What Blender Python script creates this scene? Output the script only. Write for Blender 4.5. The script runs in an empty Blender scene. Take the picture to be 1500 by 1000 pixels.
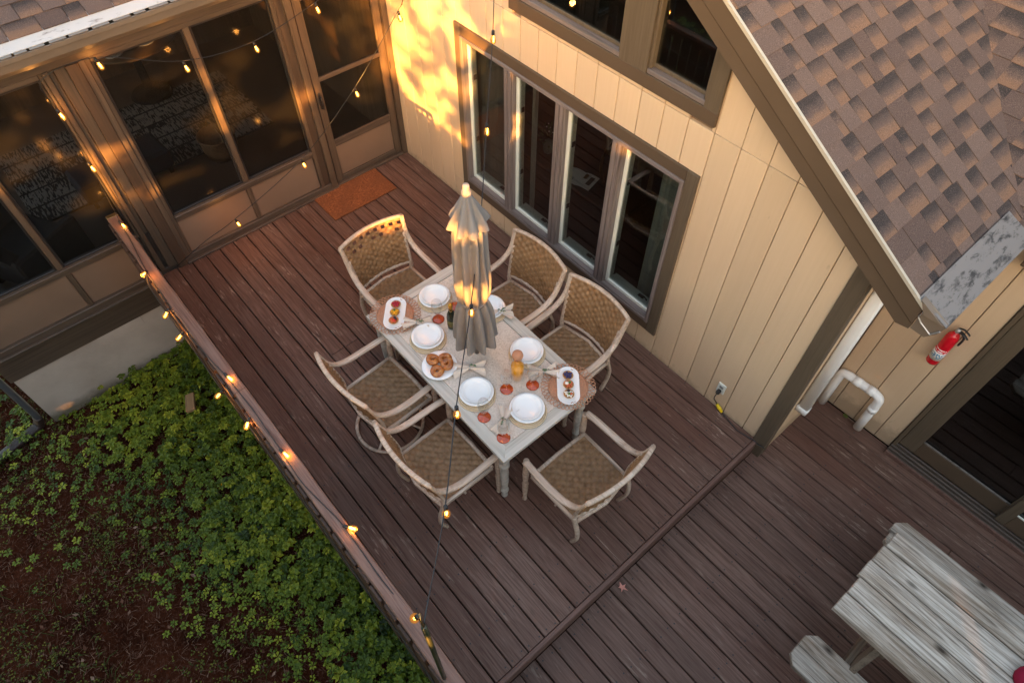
import bpy, math, random
from mathutils import Vector, Matrix
random.seed(11)
rad = math.radians

# ------------------------------------------------------------------ camera, sky, sun
scene = bpy.context.scene
COL = scene.collection
cam_data = bpy.data.cameras.new('camera')
cam = bpy.data.objects.new('camera', cam_data)
COL.objects.link(cam)
scene.camera = cam
cam_data.sensor_width = 36.0
cam_data.lens = 979.4535 / 1500 * 36
cam_data.clip_start = 0.05
cam_data.clip_end = 2000
_a, _b, _c = 2.42380642, 0.93141729, 0.00505838          # heading, pitch down, roll
_fw = Vector((math.cos(_b)*math.cos(_a), math.cos(_b)*math.sin(_a), -math.sin(_b)))
_r = Vector((math.sin(_a), -math.cos(_a), 0)); _u = _r.cross(_fw)
_r2 = math.cos(_c)*_r + math.sin(_c)*_u; _u2 = -math.sin(_c)*_r + math.cos(_c)*_u
cam.matrix_world = Matrix(((_r2.x, _u2.x, -_fw.x, 5.535), (_r2.y, _u2.y, -_fw.y, -3.236),
                           (_r2.z, _u2.z, -_fw.z, 4.83), (0, 0, 0, 1)))

SUN_EL = rad(5.5)
SUN_TO = Vector((math.cos(SUN_EL)*0.7071, -math.cos(SUN_EL)*0.7071, math.sin(SUN_EL)))   # towards the sun
world = bpy.data.worlds.new('World'); scene.world = world
world.use_nodes = True
wn = world.node_tree
for n in list(wn.nodes): wn.nodes.remove(n)
sky = wn.nodes.new('ShaderNodeTexSky'); sky.sky_type = 'NISHITA'; sky.sun_disc = False
sky.sun_elevation = SUN_EL; sky.sun_rotation = rad(135)
sky.altitude = 0; sky.air_density = 1.0; sky.dust_density = 3.0; sky.ozone_density = 0.6
bg = wn.nodes.new('ShaderNodeBackground'); bg.inputs['Strength'].default_value = 0.15
wo = wn.nodes.new('ShaderNodeOutputWorld')
wn.links.new(sky.outputs[0], bg.inputs[0]); wn.links.new(bg.outputs[0], wo.inputs[0])
sun_data = bpy.data.lights.new('sun', 'SUN'); sun_data.energy = 4.0; sun_data.angle = rad(0.6)
sun_data.color = (1.0, 0.42, 0.075)
sun = bpy.data.objects.new('sun', sun_data); COL.objects.link(sun)
sun.rotation_euler = SUN_TO.to_track_quat('Z', 'Y').to_euler()
sun.location = (20, -20, 10)
scene.view_settings.view_transform = 'Standard'
scene.view_settings.look = 'None'
scene.view_settings.gamma = 1.0
scene.view_settings.exposure = 3.3

# ------------------------------------------------------------------ mesh helpers
class MB:
    def __init__(s): s.v = []; s.f = []; s.uv = None
    def add(s, vs, fs):
        o = len(s.v); s.v += [tuple(p) for p in vs]; s.f += [tuple(i+o for i in f) for f in fs]; return s
    def box(s, x0, x1, y0, y1, z0, z1):
        return s.add([(x0,y0,z0),(x1,y0,z0),(x1,y1,z0),(x0,y1,z0),(x0,y0,z1),(x1,y0,z1),(x1,y1,z1),(x0,y1,z1)],
                     [(3,2,1,0),(4,5,6,7),(0,1,5,4),(1,2,6,5),(2,3,7,6),(3,0,4,7)])
    def cbox(s, x0, x1, y0, y1, z0, z1, c=.004):
        if x0 > x1: x0, x1 = x1, x0
        if y0 > y1: y0, y1 = y1, y0
        if z0 > z1: z0, z1 = z1, z0
        c = min(c, (x1-x0)*.3, (y1-y0)*.3, (z1-z0)*.3)
        X = (x0, x1); Y = (y0, y1); Z = (z0, z1); I = (c, -c); vs = []
        for i in (0,1):
            for j in (0,1):
                for k in (0,1):
                    vs += [(X[i], Y[j]+I[j], Z[k]+I[k]), (X[i]+I[i], Y[j], Z[k]+I[k]), (X[i]+I[i], Y[j]+I[j], Z[k])]
        def V(i,j,k,a): return (i*4+j*2+k)*3+a
        fs = []
        for i in (0,1):
            q = [V(i,0,0,0),V(i,1,0,0),V(i,1,1,0),V(i,0,1,0)]; fs.append(q if i else q[::-1])
            q = [V(0,i,0,1),V(1,i,0,1),V(1,i,1,1),V(0,i,1,1)]; fs.append(q[::-1] if i else q)
            q = [V(0,0,i,2),V(1,0,i,2),V(1,1,i,2),V(0,1,i,2)]; fs.append(q if i else q[::-1])
        for i in (0,1):
            for j in (0,1):
                q = [V(i,j,0,0),V(i,j,1,0),V(i,j,1,1),V(i,j,0,1)]; fs.append(q if (i^j) == 0 else q[::-1])
                q = [V(i,0,j,0),V(i,1,j,0),V(i,1,j,2),V(i,0,j,2)]; fs.append(q[::-1] if (i^j) == 0 else q)
                q = [V(0,i,j,1),V(1,i,j,1),V(1,i,j,2),V(0,i,j,2)]; fs.append(q if (i^j) == 0 else q[::-1])
                for k in (0,1):
                    q = [V(i,j,k,0),V(i,j,k,1),V(i,j,k,2)]; fs.append(q if (i+j+k) % 2 else q[::-1])
        return s.add(vs, fs)
    def prism(s, poly, axis, a, b):
        """poly: list of 2d points; axis 0: (y,z) extruded in x; 1: (x,z) extruded in y; 2: (x,y) extruded in z"""
        def P(p, t): return ((t,p[0],p[1]), (p[0],t,p[1]), (p[0],p[1],t))[axis]
        n = len(poly)
        vs = [P(p,a) for p in poly] + [P(p,b) for p in poly]
        fs = [tuple(range(n)), tuple(range(2*n-1, n-1, -1))] + [(i, i+n, (i+1)%n+n, (i+1)%n) for i in range(n)]
        return s.add(vs, fs)
    def sweep(s, pts, wa, wb=None, up=(0,0,1), n=8, cap=True, closed=False, sq=1.0):
        """sq<1 squares off the profile; wa, wb half sizes (numbers or lists)"""
        pts = [Vector(p) for p in pts]; m = len(pts); up = Vector(up)
        wb = wa if wb is None else wb
        A = wa if isinstance(wa, (list, tuple)) else [wa]*m
        B = wb if isinstance(wb, (list, tuple)) else [wb]*m
        vs = []; fs = []
        for i, p in enumerate(pts):
            if closed: t = pts[(i+1) % m] - pts[i-1]
            else: t = pts[min(i+1, m-1)] - pts[max(i-1, 0)]
            t.normalize()
            sd = t.cross(up)
            if sd.length < 1e-3: sd = t.cross(Vector((1,0,0)))
            sd.normalize(); nn = sd.cross(t)
            for k in range(n):
                a = 2*math.pi*(k+.5)/n; ca, sa = math.cos(a), math.sin(a)
                ca = math.copysign(abs(ca)**sq, ca); sa = math.copysign(abs(sa)**sq, sa)
                vs.append(p + sd*ca*A[i] + nn*sa*B[i])
        for i in range(m if closed else m-1):
            j = (i+1) % m
            for k in range(n):
                l = (k+1) % n
                fs.append((i*n+k, i*n+l, j*n+l, j*n+k))
        if cap and not closed:
            fs.append(tuple(range(n-1, -1, -1))); fs.append(tuple((m-1)*n+k for k in range(n)))
        return s.add(vs, fs)
    def lathe(s, prof, n=20, c=(0,0,0), sx=1, sy=1, cap=True):
        vs = []; fs = []
        for r, z in prof:
            for k in range(n):
                a = 2*math.pi*k/n; vs.append((c[0]+r*math.cos(a)*sx, c[1]+r*math.sin(a)*sy, c[2]+z))
        for i in range(len(prof)-1):
            for k in range(n):
                l = (k+1) % n; fs.append((i*n+k, i*n+l, (i+1)*n+l, (i+1)*n+k))
        if cap: fs.append(tuple(range(n-1,-1,-1))); fs.append(tuple((len(prof)-1)*n+k for k in range(n)))
        return s.add(vs, fs)
    def mesh(s, name, mat, smooth=False):
        me = bpy.data.meshes.new(name); me.from_pydata(s.v, [], s.f); me.materials.append(mat)
        if smooth: me.polygons.foreach_set('use_smooth', [True]*len(me.polygons))
        me.update(); return me
    def build(s, name, mat, parent=None, smooth=False, loc=None, rz=None):
        return inst(name, s.mesh(name, mat, smooth), parent, loc, rz)
def inst(name, me, parent=None, loc=None, rz=None, mw=None):
    o = bpy.data.objects.new(name, me); COL.objects.link(o)
    if parent is not None: o.parent = parent
    if loc is not None: o.location = loc
    if rz is not None: o.rotation_euler = (0,0,rz)
    if mw is not None: o.matrix_basis = mw
    return o
def empty(name, loc=(0,0,0), rz=0):
    o = bpy.data.objects.new(name, None); o.empty_display_size = .1; COL.objects.link(o)
    o.location = loc; o.rotation_euler = (0,0,rz); return o
def tag(o, label=None, cat=None, group=None, kind=None):
    if label: o['label'] = label
    if cat: o['category'] = cat
    if group: o['group'] = group
    if kind: o['kind'] = kind
    return o
def copy_tree(o, parent=None):
    c = o.copy(); COL.objects.link(c); c.parent = parent
    for ch in KIDS(o): copy_tree(ch, c)
    return c
def KIDS(o): return [x for x in COL.objects if x.parent == o]
def smooth_path(p, k=4):
    p = [Vector(q) for q in p]; out = []
    for i in range(len(p)-1):
        p0 = p[max(i-1,0)]; p1 = p[i]; p2 = p[i+1]; p3 = p[min(i+2, len(p)-1)]
        for j in range(k):
            t = j/k
            out.append(.5*((2*p1)+(p2-p0)*t+(2*p0-5*p1+4*p2-p3)*t*t+(3*p1-p0-3*p2+p3)*t**3))
    out.append(p[-1]); return out

# ------------------------------------------------------------------ material helpers
class NT:
    def __init__(s, name):
        s.m = bpy.data.materials.new(name); s.m.use_nodes = True
        s.t = s.m.node_tree
        s.b = s.t.nodes['Principled BSDF']; s.out = s.t.nodes['Material Output']
    def n(s, typ, **kw):
        nd = s.t.nodes.new(typ)
        for k, v in kw.items(): setattr(nd, k, v)
        return nd
    def put(s, sock, v):
        if hasattr(v, 'is_linked') or isinstance(v, bpy.types.NodeSocket): s.t.links.new(v, sock)
        else:
            if isinstance(v, tuple) and len(v) == 3 and sock.type == 'RGBA': v = v + (1,)
            sock.default_value = v
    def coord(s, kind='Object', scale=(1,1,1), rnd=True):
        tc = s.n('ShaderNodeTexCoord'); v = tc.outputs[kind]
        if rnd:
            oi = s.n('ShaderNodeObjectInfo')
            cm = s.n('ShaderNodeVectorMath', operation='MULTIPLY'); s.put(cm.inputs[0], oi.outputs['Random']); cm.inputs[1].default_value = (37, 53, 29)
            ad = s.n('ShaderNodeVectorMath', operation='ADD'); s.put(ad.inputs[0], v); s.put(ad.inputs[1], cm.outputs[0]); v = ad.outputs[0]
        mp = s.n('ShaderNodeMapping'); s.put(mp.inputs['Vector'], v); mp.inputs['Scale'].default_value = scale
        return mp.outputs[0]
    def rand(s): return s.n('ShaderNodeObjectInfo').outputs['Random']
    def island(s): return s.n('ShaderNodeNewGeometry').outputs['Random Per Island']
    def noise(s, vec, scale=5, detail=4, rough=.55, dist=0):
        x = s.n('ShaderNodeTexNoise'); s.put(x.inputs['Vector'], vec)
        x.inputs['Scale'].default_value = scale; x.inputs['Detail'].default_value = detail
        x.inputs['Roughness'].default_value = rough; x.inputs['Distortion'].default_value = dist
        return x.outputs['Fac']
    def voro(s, vec, scale=5, feature='F1'):
        x = s.n('ShaderNodeTexVoronoi', feature=feature); s.put(x.inputs['Vector'], vec); x.inputs['Scale'].default_value = scale
        return x.outputs['Distance'], x.outputs['Color']
    def ramp(s, fac, stops, interp='LINEAR'):
        x = s.n('ShaderNodeValToRGB'); s.put(x.inputs[0], fac); e = x.color_ramp.elements
        x.color_ramp.interpolation = interp
        while len(e) < len(stops): e.new(.5)
        for q, (p, c) in zip(e, stops):
            q.position = p; q.color = (c + (1,)) if isinstance(c, tuple) else (c,c,c,1)
        return x.outputs[0]
    def mix(s, fac, a, b, mode='MIX'):
        x = s.n('ShaderNodeMix', data_type='RGBA', blend_type=mode)
        s.put(x.inputs[0], fac); s.put(x.inputs[6], a); s.put(x.inputs[7], b); return x.outputs[2]
    def math(s, op, a, b=0.0):
        x = s.n('ShaderNodeMath', operation=op); s.put(x.inputs[0], a); s.put(x.inputs[1], b); return x.outputs[0]
    def bump(s, h, strength=.3, dist=.01):
        x = s.n('ShaderNodeBump'); s.put(x.inputs['Height'], h); x.inputs['Strength'].default_value = strength
        x.inputs['Distance'].default_value = dist; s.put(s.b.inputs['Normal'], x.outputs[0])
    def done(s, col=None, rough=.6, metal=0, spec=.5):
        if col is not None: s.put(s.b.inputs['Base Color'], col)
        s.put(s.b.inputs['Roughness'], rough); s.b.inputs['Metallic'].default_value = metal
        s.b.inputs['Specular IOR Level'].default_value = spec
        return s.m
def plain(name, col, rough=.6, var=.15, scale=6, metal=0, spec=.5, bump=.0, detail=5):
    t = NT(name); v = t.coord()
    f = t.noise(v, scale, detail)
    c = t.mix(f, tuple(x*(1-var) for x in col), tuple(min(1, x*(1+var)) for x in col))
    if bump: t.bump(t.noise(v, scale*6, 3), bump, .004)
    return t.done(c, t.ramp(f, [(.3, max(0, rough-.08)), (.7, min(1, rough+.08))]), metal, spec)
def wood(name, dark, mid, light, axis=0, fine=30, wear=None, wear_amt=.62, rough=.65, tone=.25, knots=None, bump=.35, fade=None, k=1.0, spec=.5, streak=.75, fscale=.55):
    """grain runs along the local axis; tone: spread from board to board"""
    t = NT(name)
    sc = [fine, fine, fine]; sc[axis] = fine*.045
    v = t.coord(scale=tuple(sc)); v1 = t.coord()
    g = t.noise(v, 1.0, 6, .62, .8)
    sc2 = [fine*3.5]*3; sc2[axis] = fine*.1
    g2 = t.noise(t.coord(scale=tuple(sc2)), 1.0, 4, .6)
    c = t.ramp(g, [(.5-.22/k, dark), (.5, mid), (.5+.24/k, light)])
    c = t.mix(t.ramp(g2, [(.36, streak), (.5, 0.0)]), c, dark)
    big = t.noise(v1, 1.3, 3)
    c = t.mix(t.ramp(big, [(.35, 0.0), (.7, .55)]), c, mid)
    h = t.math('ADD', g, t.math('MULTIPLY', g2, .6))
    if knots:
        sk = [5.0]*3; sk[axis] = 2.2
        d, _ = t.voro(t.coord(scale=tuple(sk)), 1.0)
        kn = t.math('MULTIPLY', t.ramp(d, [(.03, 1.0), (.13, 0.0)]), t.math('GREATER_THAN', t.noise(v1, 1.7, 1), .56 if wear else .4))
        if wear: c = t.mix(kn, c, knots)
    if wear:
        sw = [48.0]*3; sw[axis] = 5.0
        w = t.noise(t.coord(scale=tuple(sw)), 1.0, 6, .7, .4)
        patch = t.noise(v1, 2.3, 3, .6)
        k = t.math('MULTIPLY', t.ramp(w, [(wear_amt, 0.0), (wear_amt+.07, 1.0)]), t.ramp(patch, [(.5, 0.0), (.66, 1.0)]))
        c = t.mix(t.math('MULTIPLY', k, .8), c, wear)
    if fade:
        pos = t.n('ShaderNodeNewGeometry').outputs['Position']
        c = t.mix(t.ramp(t.noise(pos if fscale < 1 else t.coord(scale=tuple(1.0 if i == axis else 5.0 for i in range(3))), fscale, 4, .6), [(.40, 0.0), (.62, .75)]), c, t.mix(t.ramp(g, [(.25, 1.0), (.6, 0.0)]), fade, dark))
    if knots and not wear: c = t.mix(kn, c, knots)
    r = t.rand()
    c = t.mix(1.0, c, t.ramp(r, [(0.0, 1-tone), (1.0, 1+tone*.35)]), 'MULTIPLY')
    t.bump(h, bump, .003)
    return t.done(c, t.ramp(g, [(.3, rough+.1), (.7, rough-.08)]), 0, spec)

M = {}
M['deck'] = wood('deck_stain', (.052,.021,.014), (.120,.058,.042), (.160,.086,.064), 0, 75, (.46,.34,.26), .585, .62, .13, knots=(.035,.016,.012), bump=.22, fade=(.195,.114,.087), k=.62, spec=.22, streak=.5)
M['deck_old'] = wood('deck_stain_worn', (.058,.025,.018), (.130,.068,.050), (.180,.105,.080), 0, 62, (.48,.36,.28), .55, .62, .16, knots=(.035,.018,.014), bump=.28, fade=(.205,.123,.094), k=.75, spec=.22, streak=.55)
M['nosing'] = wood('nosing_stain', (.09,.045,.035), (.155,.085,.066), (.19,.108,.085), 1, 30, (.2,.15,.12), .66, .6, .1, spec=.25)
M['rail'] = wood('rail_cedar', (.070,.030,.020), (.185,.098,.072), (.25,.150,.115), 0, 34, None, .6, .6, .1, bump=.6)
M['baluster'] = wood('baluster_stain', (.035,.018,.012), (.075,.036,.024), (.10,.055,.038), 2, 30, None, .6, .6, .2)
M['picnic'] = wood('weathered_grey_wood', (.065,.042,.030), (.30,.225,.168), (.46,.375,.305), 0, 62, None, .6, .85, .30, knots=(.045,.032,.024), bump=.14, k=1.3, spec=.12, streak=.75, fade=(.63,.545,.47), fscale=1.6)
M['picnic_end'] = wood('weathered_brown_wood', (.05,.035,.022), (.16,.11,.075), (.24,.18,.13), 1, 22, None, .6, .75, .2)
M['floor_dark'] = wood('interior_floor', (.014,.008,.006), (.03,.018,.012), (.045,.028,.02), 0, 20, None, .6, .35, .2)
M['joist'] = plain('joist_dark', (.014,.009,.007), .9, spec=.1)

def siding():
    t = NT('beige_siding'); v = t.coord(scale=(40,40,1.6), rnd=True)
    g = t.noise(v, 1.0, 4, .6); v1 = t.coord()
    c = t.mix(t.ramp(g, [(.3,0.0),(.7,1.0)]), (.625,.455,.300), (.655,.483,.325))
    c = t.mix(t.ramp(t.noise(v1, 1.7, 4), [(.4,0.0),(.75,.5)]), c, (.59,.435,.295))
    sp = t.noise(t.coord(scale=(1,1,.35)), 22, 2)
    c = t.mix(t.ramp(sp, [(.72,0.0),(.8,.35)]), c, (.28,.2,.13))
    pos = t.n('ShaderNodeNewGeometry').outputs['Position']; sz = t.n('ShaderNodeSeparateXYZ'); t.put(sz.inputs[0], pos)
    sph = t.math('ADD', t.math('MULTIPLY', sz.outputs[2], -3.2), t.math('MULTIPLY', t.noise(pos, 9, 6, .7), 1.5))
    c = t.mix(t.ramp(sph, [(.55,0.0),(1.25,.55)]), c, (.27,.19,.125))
    c = t.mix(1.0, c, t.ramp(t.rand(), [(0.0, .93), (1.0, 1.02)]), 'MULTIPLY')
    t.bump(g, .08, .002); return t.done(c, .62, 0, .3)
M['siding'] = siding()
M['groove'] = plain('siding_groove', (.22,.14,.085), .8, .1)
M['trim'] = wood('trim_brown', (.088,.064,.042), (.112,.082,.055), (.125,.094,.065), 2, 40, None, .6, .6, .05, bump=.12, spec=.35)
M['trim_x'] = plain('trim_brown_paint', (.095,.064,.042), .6, .16, 5, spec=.25)
M['mauve'] = wood('window_frame_mauve', (.085,.066,.062), (.185,.148,.140), (.27,.225,.215), 2, 26, None, .6, .5, .08, bump=.3)
M['mauve_x'] = wood('window_frame_mauve_x', (.085,.066,.062), (.185,.148,.140), (.27,.225,.215), 0, 26, None, .6, .5, .08, bump=.3)
M['porch'] = wood('porch_frame_brown', (.05,.033,.022), (.098,.066,.045), (.125,.088,.063), 2, 18, None, .6, .5, .08, bump=.2)
M['porch_y'] = wood('porch_rail_brown', (.045,.031,.023), (.09,.063,.046), (.12,.087,.065), 1, 18, None, .6, .5, .08, bump=.2)
M['porch_panel'] = plain('porch_panel_tan', (.20,.132,.092), .5, .16, 3)
M['post'] = wood('porch_post_brown', (.045,.026,.016), (.078,.047,.030), (.10,.065,.044), 2, 14, None, .6, .5, .05, bump=.2)
M['vinyl'] = plain('white_vinyl', (.72,.74,.68), .35, .06, 5)
M['pvc'] = plain('white_pvc', (.86,.86,.86), .35, .06, 9)
M['black'] = plain('black_plastic', (.015,.015,.017), .4)
M['dark_metal'] = plain('dark_metal', (.05,.045,.045), .4, metal=.6)
M['track'] = plain('track_brown', (.085,.062,.05), .5, .2, 12)
M['brass'] = plain('aged_brass', (.30,.20,.09), .35, .2, 20, .9)
M['steel'] = plain('grey_metal', (.42,.42,.42), .4, .2, 8, .7)
M['concrete'] = None
def concrete():
    t = NT('painted_concrete'); v = t.coord(rnd=False)
    f = t.noise(v, 2.2, 6, .6)
    c = t.ramp(f, [(.3,(.45,.37,.31)), (.6,(.57,.48,.41)), (.8,(.62,.53,.46))])
    tc = t.coord(rnd=False); sx = t.n('ShaderNodeSeparateXYZ'); t.put(sx.inputs[0], tc)
    low = t.math('ADD', t.ramp(t.math('ADD', sx.outputs[2], 1.15), [(.05, .55), (.35, .0)]), t.math('MULTIPLY', t.noise(v, 6, 6, .7), .35))
    c = t.mix(t.ramp(low, [(.42, 0.0), (.62, .8)]), c, (.12,.105,.055))
    t.bump(t.noise(v, 40, 4), .25, .004); return t.done(c, .85)
M['concrete'] = concrete()

def shingle(name, grad):
    t = NT(name); v = t.coord()
    gr = t.noise(v, 300, 2, .7)
    f = t.noise(v, 14, 3)
    base = t.mix(t.ramp(t.rand(), [(0.0,0.0),(1.0,1.0)]), (.090,.058,.049), (.142,.094,.077))
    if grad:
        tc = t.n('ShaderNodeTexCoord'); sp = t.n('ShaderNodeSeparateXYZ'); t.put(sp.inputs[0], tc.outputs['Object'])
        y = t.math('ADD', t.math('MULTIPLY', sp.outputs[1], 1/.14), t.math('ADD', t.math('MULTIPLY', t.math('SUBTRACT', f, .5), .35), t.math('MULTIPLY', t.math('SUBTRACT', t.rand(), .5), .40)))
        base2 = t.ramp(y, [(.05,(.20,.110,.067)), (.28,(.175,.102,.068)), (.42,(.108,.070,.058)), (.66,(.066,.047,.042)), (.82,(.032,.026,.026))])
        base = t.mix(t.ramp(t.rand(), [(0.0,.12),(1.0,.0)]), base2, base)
    c = t.mix(t.ramp(gr, [(.32,.62),(.5,0.0)]), base, (.028,.022,.023))
    c = t.mix(t.ramp(gr, [(.56,0.0),(.72,.6)]), c, (.33,.235,.19))
    t.bump(gr, .6, .003); return t.done(c, .9, spec=.25)
M['shingle'] = shingle('shingle_tab', False)
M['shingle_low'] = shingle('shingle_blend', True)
def far_shingle():
    t = NT('shingle_far'); v = t.coord(rnd=False)
    br = t.n('ShaderNodeTexBrick'); t.put(br.inputs['Vector'], v); br.inputs['Scale'].default_value = 3.5
    for k, c in (('Color1',(.14,.095,.08)),('Color2',(.22,.13,.09)),('Mortar',(.04,.03,.03))): br.inputs[k].default_value = c+(1,)
    c = t.mix(t.ramp(t.noise(v, 200, 2), [(.35,.5),(.55,0.0)]), br.outputs[0], (.05,.04,.04))
    return t.done(c, .9)
M['shingle_far'] = far_shingle()
def dirty(name, col, dirt, lo=.5, hi=.62, rough=.5, scale=9, metal=0):
    t = NT(name); v = t.coord(scale=(1,.35,1), rnd=False)
    f = t.noise(v, scale, 8, .72, .3)
    c = t.mix(t.ramp(f, [(lo,0.0),(hi,1.0)]), col, dirt)
    c = t.mix(t.ramp(t.noise(v, 3, 3), [(.4,0.0),(.8,.4)]), c, tuple(x*.75 for x in col))
    return t.done(c, rough, metal)
M['guard_white'] = dirty('gutter_guard_white', (.50,.475,.465), (.16,.13,.115), .54, .64, .5, 16)
M['guard_grey'] = dirty('gutter_guard_grey', (.175,.155,.145), (.028,.024,.022), .50, .62, .5, 26)
M['gutter_brown'] = plain('gutter_brown', (.155,.115,.085), .4, .15, 4)
M['drip'] = plain('drip_edge_cream', (.42,.37,.30), .4, .1)

def facing(t, base=.04):
    """thin-sheet reflectance, the same from both sides (Schlick)"""
    lw = t.n('ShaderNodeLayerWeight'); lw.inputs['Blend'].default_value = .5
    return t.math('ADD', t.math('MULTIPLY', t.math('POWER', lw.outputs['Facing'], 4.0), 1-base), base*1.5)
def glass(name, tint=(.92,.94,.93), refl=1.0, ior=1.5):
    t = NT(name); t.t.nodes.remove(t.b)
    tr = t.n('ShaderNodeBsdfTransparent'); tr.inputs[0].default_value = tint+(1,)
    gl = t.n('ShaderNodeBsdfGlossy'); gl.inputs['Roughness'].default_value = .015; gl.inputs[0].default_value = (refl,)*3+(1,)
    fr = facing(t, .05 if ior > 1.46 else .03)
    mx = t.n('ShaderNodeMixShader'); t.t.links.new(fr, mx.inputs[0]); t.t.links.new(tr.outputs[0], mx.inputs[1]); t.t.links.new(gl.outputs[0], mx.inputs[2])
    t.t.links.new(mx.outputs[0], t.out.inputs[0]); return t.m
M['glass'] = glass('window_glass', (.62,.65,.64), 1.0, 1.5)
M['drink_glass'] = glass('clear_glass', (.86,.87,.87), 1.0, 1.55)
M['amber_glass'] = glass('amber_glass', (.62,.16,.05), 1.0, 1.5)
def screen():
    t = NT('insect_screen'); t.t.nodes.remove(t.b)
    tr = t.n('ShaderNodeBsdfTransparent'); tr.inputs[0].default_value = (.9,.9,.9,1)
    df = t.n('ShaderNodeBsdfDiffuse'); df.inputs[0].default_value = (.014,.013,.012,1)
    gl = t.n('ShaderNodeBsdfGlossy'); gl.inputs['Roughness'].default_value = .12; gl.inputs[0].default_value = (.4,.4,.4,1)
    fr = facing(t, .012)
    m1 = t.n('ShaderNodeMixShader'); m1.inputs[0].default_value = .30
    t.t.links.new(tr.outputs[0], m1.inputs[1]); t.t.links.new(df.outputs[0], m1.inputs[2])
    m2 = t.n('ShaderNodeMixShader'); t.t.links.new(fr, m2.inputs[0]); t.t.links.new(m1.outputs[0], m2.inputs[1]); t.t.links.new(gl.outputs[0], m2.inputs[2])
    t.t.links.new(m2.outputs[0], t.out.inputs[0]); return t.m
M['screen'] = screen()
def emit(name, col, st):
    t = NT(name); t.b.inputs['Base Color'].default_value = (.8,.4,.1,1)
    t.b.inputs['Emission Color'].default_value = col+(1,); t.b.inputs['Emission Strength'].default_value = st; return t.m
M['filament'] = emit('lit_filament', (1.0,.45,.10), 3.0)
def bulbglass():
    t = NT('lit_bulb_glass'); t.t.nodes.remove(t.b)
    tr = t.n('ShaderNodeBsdfTransparent'); tr.inputs[0].default_value = (1.0,.80,.50,1)
    gl = t.n('ShaderNodeBsdfGlossy'); gl.inputs['Roughness'].default_value = .03; gl.inputs[0].default_value = (1,.85,.6,1)
    em = t.n('ShaderNodeEmission'); em.inputs[0].default_value = (1.0,.38,.06,1); em.inputs[1].default_value = .10
    fr = facing(t, .04)
    mx = t.n('ShaderNodeMixShader'); t.t.links.new(fr, mx.inputs[0]); t.t.links.new(tr.outputs[0], mx.inputs[1]); t.t.links.new(gl.outputs[0], mx.inputs[2])
    ad = t.n('ShaderNodeMixShader'); ad.inputs[0].default_value = .28
    t.t.links.new(mx.outputs[0], ad.inputs[1]); t.t.links.new(em.outputs[0], ad.inputs[2]); t.t.links.new(ad.outputs[0], t.out.inputs[0]); return t.m
M['bulb'] = bulbglass()

# =================================================================== SETTING: ground
GZ = -1.1
def soil():
    t = NT('soil_and_needles'); v = t.coord(rnd=False)
    f = t.noise(v, 3.0, 8, .65); g = t.noise(v, 45, 5, .7)
    c = t.ramp(f, [(.3,(.018,.005,.003)), (.5,(.042,.011,.005)), (.7,(.070,.020,.010))])
    c = t.mix(t.ramp(g, [(.52,0.0),(.7,.8)]), c, (.12,.055,.036))
    c = t.mix(t.ramp(g, [(.3,.7),(.42,0.0)]), c, (.010,.008,.006))
    t.bump(t.math('ADD', g, f), .8, .03); return t.done(c, 1.0, spec=.03)
M['soil'] = soil()
g = MB(); g.add([(-400,-400,GZ),(400,-400,GZ),(400,400,GZ),(-400,400,GZ)], [(0,1,2,3)])
tag(g.build('ground', M['soil']), kind='structure')

# =================================================================== deck
PITCH = .1452; GAPW = .0085
def deck_field(parent, x0, x1, y_first, y_min, ztop, mats, seed, joints=()):
    """planks along x; y_first = top edge of first plank, going to -y"""
    rnd = random.Random(seed); y = y_first
    meshes = {}
    while y > y_min + .01:
        w = PITCH-GAPW
        segs = [(x0, x1)]
        if rnd.random() < .3 and joints:
            j = rnd.choice(joints); segs = [(x0, j-.003), (j+.003, x1)]
        for a, b in segs:
            key = (round(a,3), round(b,3), rnd.randrange(3))
            if key not in meshes:
                mb = MB(); n = 14; prof = [(-w,-.032),(0,-.032),(0,-.005),(-.005,0),(-w+.005,0),(-w,-.005)]
                # plank with slight waviness along its length
                vs = []; fs = []
                for i in range(n+1):
                    xx = a+(b-a)*i/n; dy = rnd.uniform(-.0012,.0012); dz = rnd.uniform(-.0012,.0012)
                    if key[2] == 2: dz *= 1.8
                    vs += [(xx, p[0]+dy, p[1]+dz) for p in prof]
                for i in range(n):
                    for k in range(6): fs.append((i*6+k, i*6+(k+1)%6, (i+1)*6+(k+1)%6, (i+1)*6+k))
                fs.append(tuple(range(5,-1,-1))); fs.append(tuple(n*6+k for k in range(6)))
                mb.add(vs, [f[::-1] for f in fs]); meshes[key] = mb.mesh('plank', rnd.choice(mats))
            inst('plank', meshes[key], parent, (0, y+rnd.uniform(-.001,.001), ztop+rnd.uniform(-.0015,.0015)))
        y -= PITCH
def joists(name, x0, x1, y0, y1, zt, step=.41):
    m = MB(); x = x0+.02
    while x < x1:
        m.box(x, x+.04, y0, y1, zt-.19, zt-.0345); x += step
    m.box(x0, x1, y0-.04, y0-.002, zt-.20, zt-.0345); m.box(x0, x1, y1+.002, y1+.04, zt-.20, zt-.0345)
    m.box(x0, x1, y0, y1, zt-.26, zt-.24)  # dark sheet added under the joists so the plank gaps look shaded
    for px in (x0+.4, (x0+x1)/2, x1-.4):
        m.box(px-.05, px+.05, y0+.05, y0+.15, GZ, zt-.195)
    return tag(m.build(name, M['joist']), kind='structure')
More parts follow.
